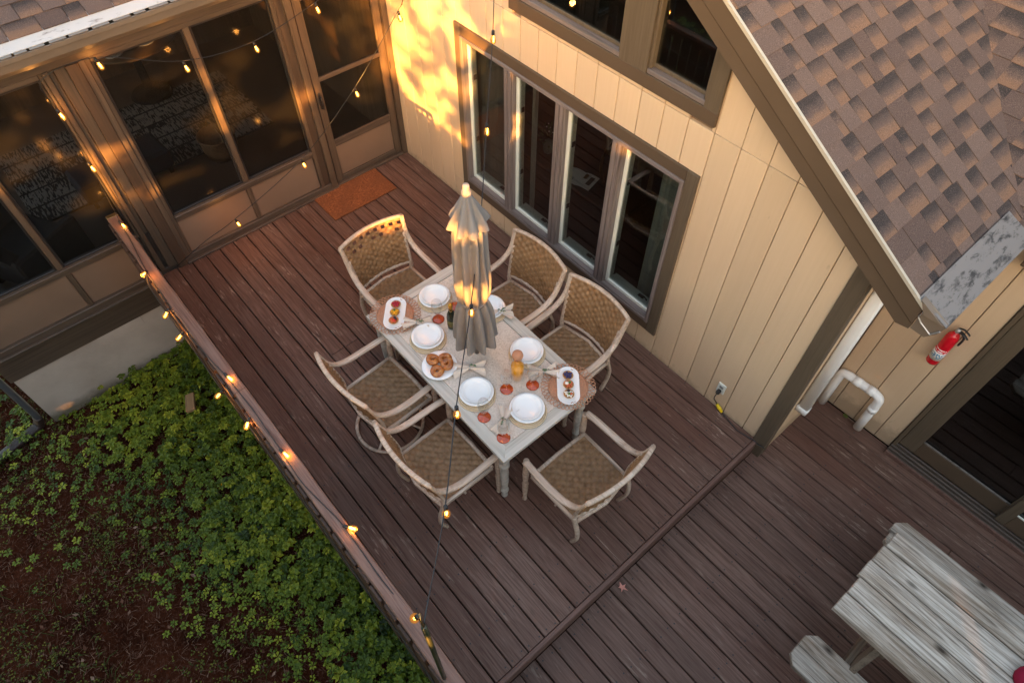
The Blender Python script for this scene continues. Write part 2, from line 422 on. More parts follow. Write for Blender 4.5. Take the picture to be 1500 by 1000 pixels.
def nails(parent, x0, x1, ylist, z, xs, seed):
    m = MB(); rnd = random.Random(seed)
    for y in ylist:
        for x in xs:
            for d in (-.028, -.108):
                if rnd.random() < .85:
                    cx = x+rnd.uniform(-.012,.012); cy = y+d+rnd.uniform(-.008,.008); r = .0058
                    m.add([(cx+r*math.cos(k*1.047), cy+r*math.sin(k*1.047), z) for k in range(6)], [tuple(range(6))])
    o = m.build('nail_heads', M['black'], parent); o['kind'] = 'stuff'
deck = joists('deck', 0.0, 4.86, -2.98, -.004, 0)
Y1 = -.018
deck_field(deck, .012, 4.858, Y1+.0, -3.0, 0, [M['deck'], M['deck'], M['deck_old']], 3, (1.9, 3.1))
nails(deck, 0, 4.8, [Y1-k*PITCH for k in range(20)], .0035, [.05+.41*i for i in range(12)]+[4.83], 5)
nb = MB(); nb.cbox(4.862, 4.896, -3.02, -.03, -.165, .003, .006); nb.build('nosing_board', M['nosing'], deck)
LZ = -.18
low = joists('lower_deck', 4.906, 9.6, -3.1, .88, LZ)
deck_field(low, 4.899, 9.6, .885, -3.1, LZ, [M['deck_old'], M['deck'], M['deck_old']], 8, (6.4, 7.3))
nails(low, 4.9, 9.6, [.885-k*PITCH for k in range(27)], LZ+.0035, [4.95+.41*i for i in range(11)], 6)

# =================================================================== house
house = tag(empty('house'), 'beige house with grooved siding, brown trim and a brown shingled gable', 'house')
XC = 4.94                                            # outer corner of the gable wall
def z_top(x): return 3.288 - .61*(x-3.455)           # top of the rake board
XR = 1.0                                             # ridge
def rake(x): return z_top(x) if x > XR else z_top(2*XR-x)
WIN = (1.09, 3.715, .23, 1.955)                      # big window, outer trim
UP0, UP1, UPZ = 1.80, 3.72, 2.335                    # upper windows, outer trim
wall = MB()
def wallrect(x0, x1, z0, z1): wall.box(x0, x1, .022, .14, z0, z1)
wallrect(0, WIN[0]+.05, GZ, 2.3); wallrect(WIN[1]-.05, XC-.003, GZ, 2.3)
wallrect(WIN[0]+.05, WIN[1]-.05, GZ, WIN[2]+.05); wallrect(WIN[0]+.05, WIN[1]-.05, WIN[3]-.05, 2.3)
wall.prism([(-.6,2.302),(UP0+.05,2.302),(UP0+.05,rake(UP0)-.1),(XR,rake(XR)-.1),(-.6,rake(-.6)-.1)], 1, .022, .14)
wall.prism([(UP1-.05,2.302),(4.9,2.302),(UP1-.05,rake(UP1-.05)-.1)], 1, .022, .14)
wall.prism([(UP0+.0501,2.302),(UP1-.0501,2.302),(UP1-.0501,2.40),(UP0+.0501,2.40)], 1, .022, .14)
wall.box(XC-.12, XC-.002, .14, .925, GZ, 2.13)        # return wall
wall.box(XC-.002, 5.63, .925, 1.05, GZ, 2.13)         # recessed wall up to the sliding door
wall.box(7.75, 9.6, .925, 1.05, GZ, 2.13); wall.box(5.63, 7.75, .925, 1.05, 1.95, 2.13)
wall.box(5.63, 7.75, .925, 1.05, GZ, -.2)
wo_ = wall.build('wall', M['groove'], house)
edges = sorted([4.731-k*.2013 for k in range(26) if 4.731-k*.2013 > .03] + [.004, XC-.09])
def cut(spans, a, b):
    out = []
    for s, e in spans:
        if b <= s or a >= e: out.append((s,e)); continue
        if a > s: out.append((s,a))
        if b < e: out.append((b,e))
    return out
G = .0028
for x0, x1 in zip(edges[:-1], edges[1:]):
    spans = [(-.02, 2.292)]
    if x1 > WIN[0]+.01 and x0 < WIN[1]-.01: spans = cut(spans, WIN[2]+.02, WIN[3]-.02)
    for a, b in spans:
        # boards that straddle the window's edge are notched
        pieces = [(x0+G, x1-G, a, b)]
        m = MB(); m.cbox(x0+G, x1-G, -.008, .0215, a, b, .003)
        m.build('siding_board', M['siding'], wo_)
    if len(spans) > 1:
        if x0 < WIN[0] < x1: MB().cbox(x0+G, WIN[0]+.03, -.008, .0215, WIN[2]+.021, WIN[3]-.021, .003).build('siding_board', M['siding'], wo_)
        if x0 < WIN[1] < x1: MB().cbox(WIN[1]-.03, x1-G, -.008, .0215, WIN[2]+.021, WIN[3]-.021, .003).build('siding_board', M['siding'], wo_)
    # upper row under the rake
    for u0, u1, zl in ((x0+G, x1-G, 2.298),):
        lim = [(u0, u1, zl)]
        if x1 > UP0+.02 and x0 < UP1-.02:
            lim = [(u0, u1, None)]
            if x0 < UP1 < x1: lim = [(UP1-.02, u1, zl)]
            elif x0 < UP0 < x1: lim = [(u0, UP0+.02, zl)]
        for p, q, z in lim:
            if z is None: MB().cbox(p, q, -.008, .0215, 2.298, UPZ+.02, .003).build('siding_board', M['siding'], wo_); continue
            zp, zq = rake(p)-.17, rake(q)-.17
            if max(zp, zq) < z+.01: continue
            if zq <= z+.004:
                qx = p + (zp-z)/(zp-zq+1e-6)*(q-p); poly = [(p,z),(qx,z),(p,zp)]
            else: poly = [(p,z),(q,z),(q,zq),(p,zp)]
            MB().prism(poly, 1, -.006, .0215).build('siding_board', M['siding'], wo_)
for k in range(-5, 0):                               # rest of the gable, left of the porch corner
    MB().prism([(.2*k+G,2.298),(.2*k+.2-G,2.298),(.2*k+.2-G,rake(.2*k+.2)-.17),(.2*k+G,rake(.2*k)-.17)], 1, -.006, .0215).build('siding_board', M['siding'], wo_)
for y0 in [.0+.2*k for k in range(5)]:               # return wall
    MB().cbox(XC-.001, XC+.012, max(y0,.012)+G, min(y0+.2,.88)-G, -.19, 2.13, .003).build('siding_board', M['siding'], wo_)
ed = [4.955, 5.075, 5.275, 5.475, 5.614]
for a, b in zip(ed[:-1], ed[1:]):
    MB().cbox(a+G, b-G, .892, .9245, -.178, 2.13, .003).build('siding_board', M['siding'], wo_)
for a in (7.78, 7.98, 8.18, 8.38, 8.58):
    MB().cbox(a+G, a+.2-G, .892, .9245, -.178, 2.13, .003).build('siding_board', M['siding'], wo_)
# corner trim
ct = MB(); ct.cbox(XC-.088, XC+.022, -.030, -.0085, -.178, 2.36, .004); ct.build('corner_trim', M['trim'], house)
ct = MB(); ct.cbox(XC+.0125, XC+.0215, -.008, .075, -.178, 2.3, .003); ct.build('corner_trim', M['trim'], house)

# ---- big window
W0, W1, Z0, Z1 = WIN
win_o = MB().cbox(W0, W0+.078, -.028, .03, Z0, Z1).build('window', M['trim'], house)
MB().cbox(W1-.095, W1, -.028, .03, Z0, Z1).build('trim_board', M['trim'], win_o); win_o['label'] = 'wide four-pane window with brown trim and mauve frame'
MB().cbox(W0+.0785, W1-.0955, -.0265, .03, Z1-.092, Z1).build('trim_board', M['trim_x'], win_o); MB().cbox(W0+.0785, W1-.0955, -.0265, .03, Z0, Z0+.095).build('trim_board', M['trim_x'], win_o)
FX0, FX1, FZ0, FZ1 = W0+.079, W1-.096, Z0+.096, Z1-.093
for a in (FX0, FX1-.034): MB().cbox(a, a+.034, -.036, .055, FZ0, FZ1).build('frame', M['mauve'], win_o)
MB().cbox(FX0+.0345, FX1-.0345, -.034, .055, FZ1-.034, FZ1).build('frame', M['mauve_x'], win_o)
f = MB(); f.cbox(FX0+.0345, FX1-.0345, -.034, .055, FZ0, FZ0+.034); f.cbox(FX0+.0345, FX1-.0345, -.028, .05, FZ0+.0345, FZ0+.052); f.build('frame', M['mauve_x'], win_o)
mull = [1.787, 2.398, 3.005]
for mx in mull:
    f = MB(); f.cbox(mx-.043, mx-.003, -.0325, .053, FZ0+.0348, FZ1-.0348); f.cbox(mx+.003, mx+.043, -.0325, .053, FZ0+.0348, FZ1-.0348)
    f.cbox(mx-.0028, mx+.0028, -.022, .05, FZ0+.0349, FZ1-.0349, .001)
    f.cbox(mx-.056, mx-.0435, -.020, .05, FZ0+.053, FZ1-.036, .002); f.cbox(mx+.0435, mx+.056, -.020, .05, FZ0+.053, FZ1-.036, .002)
    f.build('mullion', M['mauve'], win_o)
xs = [FX0+.0345] + mull + [FX1-.0345]
for i in range(4):
    a = xs[i] + (.0565 if i else .001); b = xs[i+1] - (.0565 if i < 3 else .001); z0, z1 = FZ0+.053, FZ1-.0355
    s = MB()
    s.cbox(a, a+.030, .018, .095, z0, z1, .003); s.cbox(b-.022, b, .018, .095, z0, z1, .003)
    s.cbox(a+.0302, b-.0222, .018, .13, z0, z0+.034, .003); s.cbox(a+.0302, b-.0222, .018, .095, z1-.022, z1, .003)
    s.build('sash', M['vinyl'], win_o)
    p = MB(); p.box(a+.028, b-.02, .034, .038, z0+.03, z1-.02); p.build('pane', M['glass'], win_o)
    c = MB(); cx = b-.16
    c.cbox(cx-.03, cx+.03, .075, .105, z0+.0345, z0+.046); c.sweep(smooth_path([(cx,.09,z0+.046),(cx+.01,.085,z0+.062),(cx+.05,.08,z0+.066),(cx+.075,.075,z0+.055)]), .006)
    c.build('crank', M['dark_metal'], win_o)
    for hz in (z0+.42, z1-.38):
        h = MB(); h.cbox(a+.0305, a+.036, .05, .085, hz, hz+.05, .002); h.build('hinge', M['dark_metal'], win_o)

# ---- upper windows under the gable
up = MB()
up.cbox(UP0, UP1, -.030, .025, UPZ, UPZ+.098)
up_o = up.build('upper_window', M['trim_x'], house)
for a, b in ((UP0, UP0+.12), (2.905, 3.140), (3.612, UP1)):
    MB().prism([(a,UPZ+.0985),(b,UPZ+.0985),(b,rake(b)-.19),(a,rake(a)-.19)], 1, -.0285, .025).build('trim_board', M['trim'], up_o)
for a, b in ((UP0+.1205, 2.9045), (3.1405, 3.6115)):
    MB().prism([(a,rake(a)-.33),(b,rake(b)-.33),(b,rake(b)-.19),(a,rake(a)-.19)], 1, -.0285, .025).build('trim_board', M['trim_x'], up_o)
    zb = UPZ+.0985
    fr = MB(); fr.cbox(a, b, -.022, .06, zb, zb+.034); fr.build('sill', M['mauve_x'], up_o)
    fr = MB(); fr.cbox(a, a+.022, -.012, .06, zb+.0345, rake(a)-.335, .003); fr.cbox(b-.022, b, -.012, .06, zb+.0345, rake(b)-.335, .003)
    fr.cbox(a+.0225, b-.0225, .02, .06, zb+.0345, zb+.06, .003); fr.build('frame', M['trim'], up_o)
    MB().prism([(a+.02,zb+.03),(b-.02,zb+.03),(b-.02,rake(b)-.32),(a+.02,rake(a)-.32)], 1, .03, .034).build('pane', M['glass'], up_o)

# ---- rake boards, soffit
XE = 5.272                                           # lower end of the rake
YR = -.205                                           # outer face
def rakepoly(o0, o1, x0=XR, x1=XE, cutx=0): return [(x0, z_top(x0)-o1), (x1-cutx, z_top(x1-cutx)-o1), (x1, z_top(x1)-o1+cutx*.8), (x1, z_top(x1)-o0), (x0, z_top(x0)-o0)]
MB().prism(rakepoly(0, .122), 1, YR, YR+.034).build('rake_board', M['trim_x'], house)
MB().prism(rakepoly(.134, .228, cutx=.07), 1, YR+.010, YR+.04).build('rake_board', M['trim_x'], house)
MB().prism(rakepoly(-.024, -.002, x1=XE+.005), 1, YR-.010, YR+.008).build('drip_edge', M['drip'], house)
MB().prism(rakepoly(.10, .112), 1, YR+.0405, -.0305).build('soffit', M['trim_x'], house)
xl = -3.1
MB().prism([(xl, rake(xl)-.2), (XR-.002, z_top(XR)-.2), (XR-.002, z_top(XR)), (xl, rake(xl))], 1, YR, YR+.034).build('rake_board', M['trim_x'], house)
MB().prism([(xl, rake(xl)-.12), (XR-.002, z_top(XR)-.12), (XR-.002, z_top(XR)-.10), (xl, rake(xl)-.10)], 1, YR+.036, 0).build('soffit', M['trim_x'], house)

# ---- gable roof with shingles (courses along y, rising towards -x)
sl = math.atan(.61); cs, sn = math.cos(sl), math.sin(sl)
XEV = 5.292
roof = MB()
roof.prism([(XR, z_top(XR)-.02), (XEV-.02, z_top(XEV-.02)-.02), (XEV-.02, z_top(XEV-.02)+.004), (XR, z_top(XR)+.004)], 1, YR+.002, 6.0)
roof.prism([(xl, rake(xl)-.02), (XR, z_top(XR)-.0201), (XR, z_top(XR)+.0041), (xl, rake(xl)+.004)], 1, YR+.002, 6.0)
roof_o = roof.build('roof', M['shingle_far'], house)
EXPO = .140
WID = (.09, .12, .15, .18, .215)
def shingle_meshes(mat, th, name):
    out = []
    for w in WID:
        m = MB(); L = EXPO*1.25; g = .0022
        m.add([(g,0,0),(w-g,0,0),(w-g,L,0),(g,L,0),(g,0,th),(w-g,0,th),(w-g,L,.0022),(g,L,.0022)],
              [(3,2,1,0),(4,5,6,7),(0,1,5,4),(1,2,6,5),(2,3,7,6),(3,0,4,7)])
        out.append(m.mesh(name, mat))
    return out
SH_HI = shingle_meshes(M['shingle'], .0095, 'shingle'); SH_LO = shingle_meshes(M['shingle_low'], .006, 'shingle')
def lay(parent, origin, U, V, ncourse, start, end, seed, lo=0):
    """origin at the eave; U along the course, V up the slope"""
    rnd = random.Random(seed); U = Vector(U).normalized(); V = Vector(V).normalized(); N = U.cross(V)
    for c in range(lo, ncourse):
        s0 = start(c); e0 = end(c); x = s0 - rnd.uniform(0, .12); hi = rnd.random() < .5
        while x < e0:
            i = rnd.randrange(5) if not hi else rnd.choice((0,1,2,2,3))
            w = WID[i]
            if x+w > s0+.02:
                if x < s0: xx = s0
                else: xx = x
                me = (SH_HI if hi else SH_LO)[i]
                o = Vector(origin) + U*xx + V*(c*EXPO + rnd.uniform(-.002,.002)) + N*.006
                mw = Matrix(((U.x,V.x,N.x,o.x),(U.y,V.y,N.y,o.y),(U.z,V.z,N.z,o.z),(0,0,0,1)))
                tw = math.radians(rnd.uniform(-.4,.4))
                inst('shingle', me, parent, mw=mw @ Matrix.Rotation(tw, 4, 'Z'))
            x += w; hi = not hi
VAL0 = (5.33, .84)                                    # valley, in plan, rising to -x +y
def valley_y(x): return VAL0[1] + (VAL0[0]-x)*.82
def course_x(c): return XEV - c*EXPO*cs
lay(roof_o, (XEV, 0, z_top(XEV)), (0,1,0), (-cs,0,sn), 16, lambda c: YR+.004, lambda c: valley_y(course_x(c)) + .12, 4)
# main roof beyond the valley, courses along x, rising towards +y
s2 = math.atan(.61/.82); c2, n2 = math.cos(s2), math.sin(s2)
MY0 = .80; MZ0 = z_top(VAL0[0]) + .004 - (VAL0[1]-MY0)*math.tan(s2)
mr = MB()
zz = lambda y: MZ0 + (y-MY0)*math.tan(s2)
# sheet clipped along the valley
vt = [(VAL0[0]+.04, MY0, zz(MY0)), (10.2, MY0, zz(MY0)), (10.2, 5.0, zz(5.0)), (VAL0[0]-(5.0-VAL0[1])/.82, 5.0, zz(5.0)), (VAL0[0], VAL0[1], zz(VAL0[1]))]
mr.add(vt + [(a,b,c-.03) for a,b,c in vt], [(0,1,2,3,4),(9,8,7,6,5)]+[(i,(i+1)%5+0,(i+1)%5+5,i+5)[::-1] for i in range(5)])
mr_o = mr.build('roof', M['shingle_far'], house)
def mstart(c):
    y = MY0 + c*EXPO*c2
    return max(VAL0[0] - max(0, y-VAL0[1])/.82 - .16, 3.8) if y > VAL0[1] else VAL0[0]-.05
lay(mr_o, (0, MY0, MZ0), (1,0,0), (0,c2,n2), 14, mstart, lambda c: mstart(c)+.75, 9)
MB().cbox(VAL0[0]+.12, 10.2, MY0-.03, MY0-.004, zz(MY0)-.15, zz(MY0)-.032).build('fascia_board', M['trim_x'], house)

# ---- eave gutter of the gable roof with its grey leaf guard
gz = z_top(XE)
gm = MB()
prof = [(XE+.004, gz-.01), (XE+.004, gz-.16), (XE+.085, gz-.165), (XE+.125, gz-.10), (XE+.14, gz-.035), (XE+.132, gz-.035), (XE+.117, gz-.098), (XE+.08, gz-.157), (XE+.012, gz-.152), (XE+.012, gz-.01)]
gut = gm.prism(prof, 1, YR+.02, VAL0[1]-.1).build('gutter', M['gutter_brown'], house)
MB().prism([(XE+.005, gz-.012),(XE+.005, gz-.158),(XE+.084, gz-.163),(XE+.124, gz-.099),(XE+.139, gz-.036)], 1, YR+.008, YR+.0195).build('end_cap', M['gutter_brown'], gut)
MB().prism([(XE-.045, gz+.052),(XE+.142, gz-.028),(XE+.142, gz-.034),(XE-.045, gz+.046)], 1, YR+.004, VAL0[1]-.06).build('leaf_guard', M['guard_grey'], gut)
e = MB(); e.sweep([(XE+.01,YR+.005,gz-.005),(XE+.005,YR+.003,gz-.06),(XE+.03,YR+.003,gz-.085),(XE+.10,YR+.003,gz-.12),(XE+.128,YR+.003,gz-.07)], .005); e.build('bracket', M['steel'], gut)
fl = MB(); fl.add([(XE-.03,YR-.012,gz+.055),(XE+.02,YR-.014,gz-.02),(XE+.12,YR+.0,gz-.028),(XE+.14,YR+.03,gz-.025),(XE+.03,YR+.035,gz+.025),(XE-.03,YR+.03,gz+.055)], [(0,1,2,3,4,5),(5,4,3,2,1,0)]); fl.build('flashing', M['gutter_brown'], gut)

# ---- sliding door in the recessed wall
D0, D1, DY = 5.618, 7.75, .905
sd = MB()
sd.cbox(D0, D0+.03, .876, .93, -.17, 1.95); sd.cbox(D1-.03, D1, .876, .93, -.17, 1.95); sd.cbox(D0+.031, D1-.031, .876, .93, 1.92, 1.95)
sd_o = sd.build('sliding_door', M['trim'], house); sd_o['label'] = 'brown sliding glass door with a ribbed track'
for i, (y, z) in enumerate(((.80,-.165),(.835,-.148),(.862,-.135),(.89,-.12))):
    MB().cbox(D0+.0, D1, y, y+.016, -.178, z+.03, .003).build('track', M['track'] if i else M['nosing'], sd_o)
MB().cbox(D0+.0, D1, .8165, .96, -.1785, -.15, .002).build('track', M['track'], sd_o)
def leaf(x0, x1, y, name, stile=.13):
    for a in (x0, x1-stile): MB().cbox(a, a+stile, y, y+.04, -.085, 1.915).build('stile', M['trim'], sd_o)
    for a, b in ((-.085,.085),(1.80,1.915)): MB().cbox(x0+stile+.0005, x1-stile-.0005, y+.001, y+.039, a, b).build('door_rail', M['trim_x'], sd_o)
    m = MB(); m.cbox(x0+stile, x1-stile, y+.004, y+.012, .0855, .102, .002); m.build('glazing_bead', M['guard_grey'] if y > .89 else M['vinyl'], sd_o)
    m = MB(); m.box(x0+stile-.01, x1-stile+.01, y+.018, y+.022, .07, 1.81); m.build('pane', M['glass'], sd_o)
leaf(D0+.032, 6.60, .905, 'door_leaf'); leaf(6.475, D1-.032, .860, 'door_leaf', .07)

# ---- rooms behind the glass
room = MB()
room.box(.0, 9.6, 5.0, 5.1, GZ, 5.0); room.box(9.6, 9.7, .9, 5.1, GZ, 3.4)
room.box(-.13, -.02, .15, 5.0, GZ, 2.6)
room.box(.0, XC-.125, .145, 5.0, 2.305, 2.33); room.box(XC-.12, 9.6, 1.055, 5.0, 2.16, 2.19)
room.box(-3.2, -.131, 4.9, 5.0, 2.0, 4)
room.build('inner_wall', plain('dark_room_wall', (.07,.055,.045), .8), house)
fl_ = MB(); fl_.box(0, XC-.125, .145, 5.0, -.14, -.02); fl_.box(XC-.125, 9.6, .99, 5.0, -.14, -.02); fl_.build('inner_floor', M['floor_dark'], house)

# =================================================================== screened porch
porch = tag(empty('screened_porch'), 'brown screened porch with tan lower panels and a screen door', 'porch')
PY = -4.49                                            # outer corner
fnd = MB(); fnd.box(-.16, -.03, PY, 0, GZ, -.36); fnd.box(-3.7, -.165, PY, PY+.13, GZ, -.36)
fnd_o = fnd.build('foundation', M['concrete'], porch)
MB().cbox(-.035, -.022, -3.72, -3.29, -.485, -.363, .003).build('vent_cover', M['concrete'], fnd_o)
MB().cbox(-.16, -.012, PY-.02, -.03, -.357, -.05).build('rim_board', M['porch_y'], porch)
MB().cbox(-3.7, -.1605, PY-.02, PY+.1, -.357, -.05).build('rim_board', M['trim_x'], porch)
def pbox(name, y0, y1, z0, z1, x0=-.07, x1=0., mat='porch', parent=porch, c=.004): return MB().cbox(x0, x1, y0, y1, z0, z1, c).build(name, M[mat], parent)
# sill, header
pbox('sill', PY, -2.905, -.045, .045, -.09, .018, 'porch_y'); pbox('sill', -2.66, -.93, .003, .075, -.08, .012, 'porch_y')
pbox('sill', -2.905+.001, -2.661, -.045, .05, -.09, .006, 'porch_y')
pbox('sill', -2.66, -.93, .0035, .022, .0125, .05, 'porch_y'); pbox('header', PY, -.03, 2.12, 2.36, -.09, .014, 'porch_y')
pbox('sill', PY, -2.93, -.048, -.02, .0185, .05, 'porch_y')
# post cluster
pbox('post', -2.745, -2.655, .0, 2.118, -.10, .035, 'post'); pbox('post', -2.826, -2.746, .052, 2.118, -.09, .022)
pbox('post', -2.654, -2.606, .076, 2.118, -.09, .024); pbox('post', -2.6055, -2.57, .076, 2.118, -.08, .008)
pbox('post', -2.905, -2.865, .052, 2.118, -.09, .02); pbox('post', -2.864, -2.827, .5, 2.118, -.09, -.01)
pbox('post', -2.93, -2.906, .5, 2.118, -.08, .004)
pbox('post', PY, PY+.11, .046, 2.118, -.1, .012, 'post')
def bay(y0, y1, mulls, panel_mulls, zs=.545):
    pbox('mid_rail', y0, y1, .470, .515, -.07, .010, 'porch_y'); pbox('mid_rail', y0, y1, .5155, zs, -.07, .026, 'porch_y')
    pbox('top_rail', y0, y1, 2.08, 2.119, -.07, .008, 'porch_y')
    ys = [y0] + panel_mulls + [y1]
    for i in range(len(ys)-1):
        a = ys[i] + (.022 if i else 0); b = ys[i+1] - (.022 if i < len(ys)-2 else 0)
        pbox('lower_panel', a+.001, b-.001, .076 if y0 > -2.8 else .046, .4695, -.05, -.018, 'porch_panel')
    for m in panel_mulls: pbox('panel_mullion', m-.0215, m+.0215, .076 if y0 > -2.8 else .046, .4695, -.06, -.002)
    ys = [y0] + mulls + [y1]
    for i in range(len(ys)-1):
        a = ys[i] + (.026 if i else 0); b = ys[i+1] - (.026 if i < len(ys)-2 else 0)
        fr = MB(); z0, z1 = zs+.001, 2.079
        fr.cbox(-.045, -.005, a+.001, a+.018, z0, z1, .003); fr.cbox(-.045, -.005, b-.018, b-.001, z0, z1, .003)
        fr.cbox(-.045, -.005, a+.0182, b-.0182, z0, z0+.018, .003); fr.cbox(-.045, -.005, a+.0182, b-.0182, z1-.018, z1, .003)
        so = fr.build('screen_frame', M['dark_metal'] , porch)
        MB().box(-.026, -.024, a+.015, b-.015, z0+.015, z1-.015).build('screen', M['screen'], so)
    for m in mulls: pbox('mullion', m-.0255, m+.0255, zs+.0005, 2.0795, -.065, .004)
bay(-2.569, -1.112, [-1.828], [-1.835])
bay(PY+.111, -2.931, [-3.59], [-3.57])
# jambs and door
pbox('door_jamb', -1.111, -1.075, .076, 2.118, -.08, .012); pbox('door_jamb', -1.0745, -1.0, .076, 2.118, -.085, .004, 'post'); pbox('door_jamb', -.9995, -.932, .003, 2.118, -.085, .028)
pbox('door_jamb', -.072, -.012, .003, 2.118, -.085, .028)
pbox('threshold', -.931, -.073, .003, .03, -.08, .03, 'porch_y')
dm = MB(); dm.cbox(-.05, -.006, -.915, -.835, .032, 2.06); dm.cbox(-.05, -.006, -.15, -.075, .032, 2.06)
door = dm.build('screen_door', M['porch'], porch)
for z0, z1 in ((.032,.085),(.455,.535),(1.195,1.235),(1.96,2.06)): pbox('door_rail', -.8345, -.1505, z0, z1, -.048, -.008, 'porch_y', door)
pbox('lower_panel', -.8345, -.1505, .0855, .4545, -.04, -.026, 'porch_panel', door)
for z0, z1 in ((.5355,1.1945),(1.2355,1.9595)): MB().box(-.03, -.028, -.84, -.145, z0, z1).build('screen', M['screen'], door)
hd = MB(); hd.cbox(-.004, .012, -.893, -.868, .93, 1.10); hd.sweep(smooth_path([(.01,-.88,1.07),(.045,-.88,1.06),(.05,-.88,1.0),(.04,-.88,.95)]), .008, n=6); hd.build('door_handle', M['dark_metal'], door)
for z in (.25, 1.05, 1.85): pbox('hinge', -.078, -.068, z, z+.08, .0285, .034, 'dark_metal', door)
# porch room
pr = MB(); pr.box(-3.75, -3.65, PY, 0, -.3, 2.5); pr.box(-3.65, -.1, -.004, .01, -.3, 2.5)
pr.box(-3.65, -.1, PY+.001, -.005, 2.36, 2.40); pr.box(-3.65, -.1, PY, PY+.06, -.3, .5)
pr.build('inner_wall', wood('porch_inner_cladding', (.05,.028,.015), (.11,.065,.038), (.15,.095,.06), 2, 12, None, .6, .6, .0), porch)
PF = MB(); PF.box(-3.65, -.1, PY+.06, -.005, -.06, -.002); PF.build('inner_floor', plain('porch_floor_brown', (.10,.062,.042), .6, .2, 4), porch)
# porch roof, rising towards -x
ps = math.atan(.36); pc, pn = math.cos(ps), math.sin(ps)
PX, PZ = .195, 2.47
prf = MB(); zr = lambda x: PZ + (PX-x)*.36
prf.prism([(PX-.01, zr(PX-.01)-.06), (-4.0, zr(-4.0)-.06), (-4.0, zr(-4.0)-.004), (PX-.01, zr(PX-.01)-.004)], 1, PY-.35, -.22)
prf_o = prf.build('roof', M['shingle_far'], porch)
lay(prf_o, (PX+.012, 0, PZ-.004), (0,1,0), (-pc,0,pn), 5, lambda c: PY-.36, lambda c: -1.6+c*.01, 21)
MB().cbox(-.09, .21, PY-.3, -.03, 2.335, 2.352).build('soffit', M['trim'], porch)
MB().cbox(.2105, .232, PY-.32, -.03, 2.30, 2.44).build('fascia_board', M['porch_y'], porch)
pg = MB()
pg.prism([(.2325,2.31),(.29,2.305),(.325,2.345),(.332,2.40),(.345,2.405),(.345,2.435),(.336,2.435),(.336,2.412),(.322,2.405),(.316,2.35),(.286,2.314),(.24,2.318),(.24,2.43),(.2325,2.43)], 1, PY-.36, -.25)
pg_o = pg.build('gutter', M['gutter_brown'], porch)
MB().prism([(.170,2.484),(.302,2.444),(.302,2.440),(.170,2.476)], 1, PY-.36, -.25).build('leaf_guard', M['guard_white'], pg_o)
sl_ = MB(); y = PY-.3; rn = random.Random(2)
while y < -.5:
    L = rn.uniform(.05,.14); sl_.cbox(.3005, .335, y, y+L, 2.436, 2.441, .001); y += L + rn.uniform(.015,.03)
sl_.build('leaf_guard', M['gutter_brown'], pg_o)
# downspout at the outer corner
dso = tag(empty('downspout', (-.06, PY-.09, GZ)), 'grey downspout with a brown ground extension beside the concrete foundation', 'downspout')
d = MB(); d.sweep(smooth_path([(-.02,-.0,3.5),(-.02,0,1.2),(0,0,.25),(.01,-.01,.16)]), .038, .028, up=(0,1,0), n=8, sq=.5); d.build('pipe', plain('downspout_grey', (.085,.085,.092), .4), dso, True)
d = MB(); d.sweep(smooth_path([(.01,-.0,.17),(.02,-.03,.10),(.05,-.12,.07),(.2,-.75,.05),(.3,-1.4,.05)]), .05, .035, n=8, sq=.5); d.build('extension', plain('extension_brown', (.035,.02,.016), .5), dso, True)

# =================================================================== deck railing
rail = tag(empty('deck_railing'), 'reddish brown wooden deck railing with a flat cap board above the ground cover', 'railing')
def cap(x0, x1, seed):
    rn = random.Random(seed); m = MB(); n = 24; prof = [(-3.062,.815),(-2.972,.815),(-2.972,.846),(-2.979,.853),(-3.055,.853),(-3.062,.846)]
    vs = []
    for i in range(n+1):
        x = x0+(x1-x0)*i/n; dy = rn.uniform(-.0018,.0018); dz = rn.uniform(-.001,.001); dw = rn.uniform(-.002,.002)
        vs += [(x, p[0]+dy+(dw if p[0] > -3.02 else -dw), p[1]+dz) for p in prof]
    fs = [(i*6+k, i*6+(k+1)%6, (i+1)*6+(k+1)%6, (i+1)*6+k)[::-1] for i in range(n) for k in range(6)] + [tuple(range(6))[::-1], tuple(n*6+k for k in range(6))]
    m.add(vs, fs); m.build('cap_board', M['rail'], rail)
cap(.03, 2.385, 1); cap(2.389, 6.2, 2)
MB().cbox(.02, .07, -3.064, -2.970, .8135, .855).build('end_band', M['brass'], rail)
rn = random.Random(5); x = .06; bm_ = {}
while x < 6.1:
    k = rn.randrange(4)
    if k not in bm_:
        zb = (-.24,-.20,-.27,-.22)[k]; bm_[k] = MB().cbox(0, .118, -3.082, -3.063, zb, .80, .003).mesh('baluster', M['baluster'])
    inst('baluster', bm_[k], rail, (x, rn.uniform(-.004,.004), 0)); x += .118 + rn.uniform(.018,.034)
MB().cbox(.03, 6.2, -3.0625, -3.028, .72, .8135).build('rail_beam', M['baluster'], rail)
for x in (.12, 2.3, 4.6): MB().cbox(x, x+.085, -3.06, -2.985, -.9, .7195).build('railing_post', M['baluster'], rail)
pole = tag(empty('light_pole', (4.775, -3.045, 0)), 'thin dark green pole fixed to the railing, holding the light string', 'pole')
m = MB(); m.sweep([(0,0,-.5),(0,0,1.4),(0,0,1.93)], .013, n=10); m.build('shaft', plain('pole_green', (.018,.022,.012), .35), pole, True)
m = MB(); m.sweep(smooth_path([(0,0,1.93),(-.01,.0,1.98),(-.03,.01,2.0),(-.035,.01,1.96)]), .006, n=6); m.build('hook', M['brass'], pole, True)
for z in (.3, .78): MB().cbox(-.018, .018, -.02, .02, z, z+.03).build('clamp', M['dark_metal'], pole)

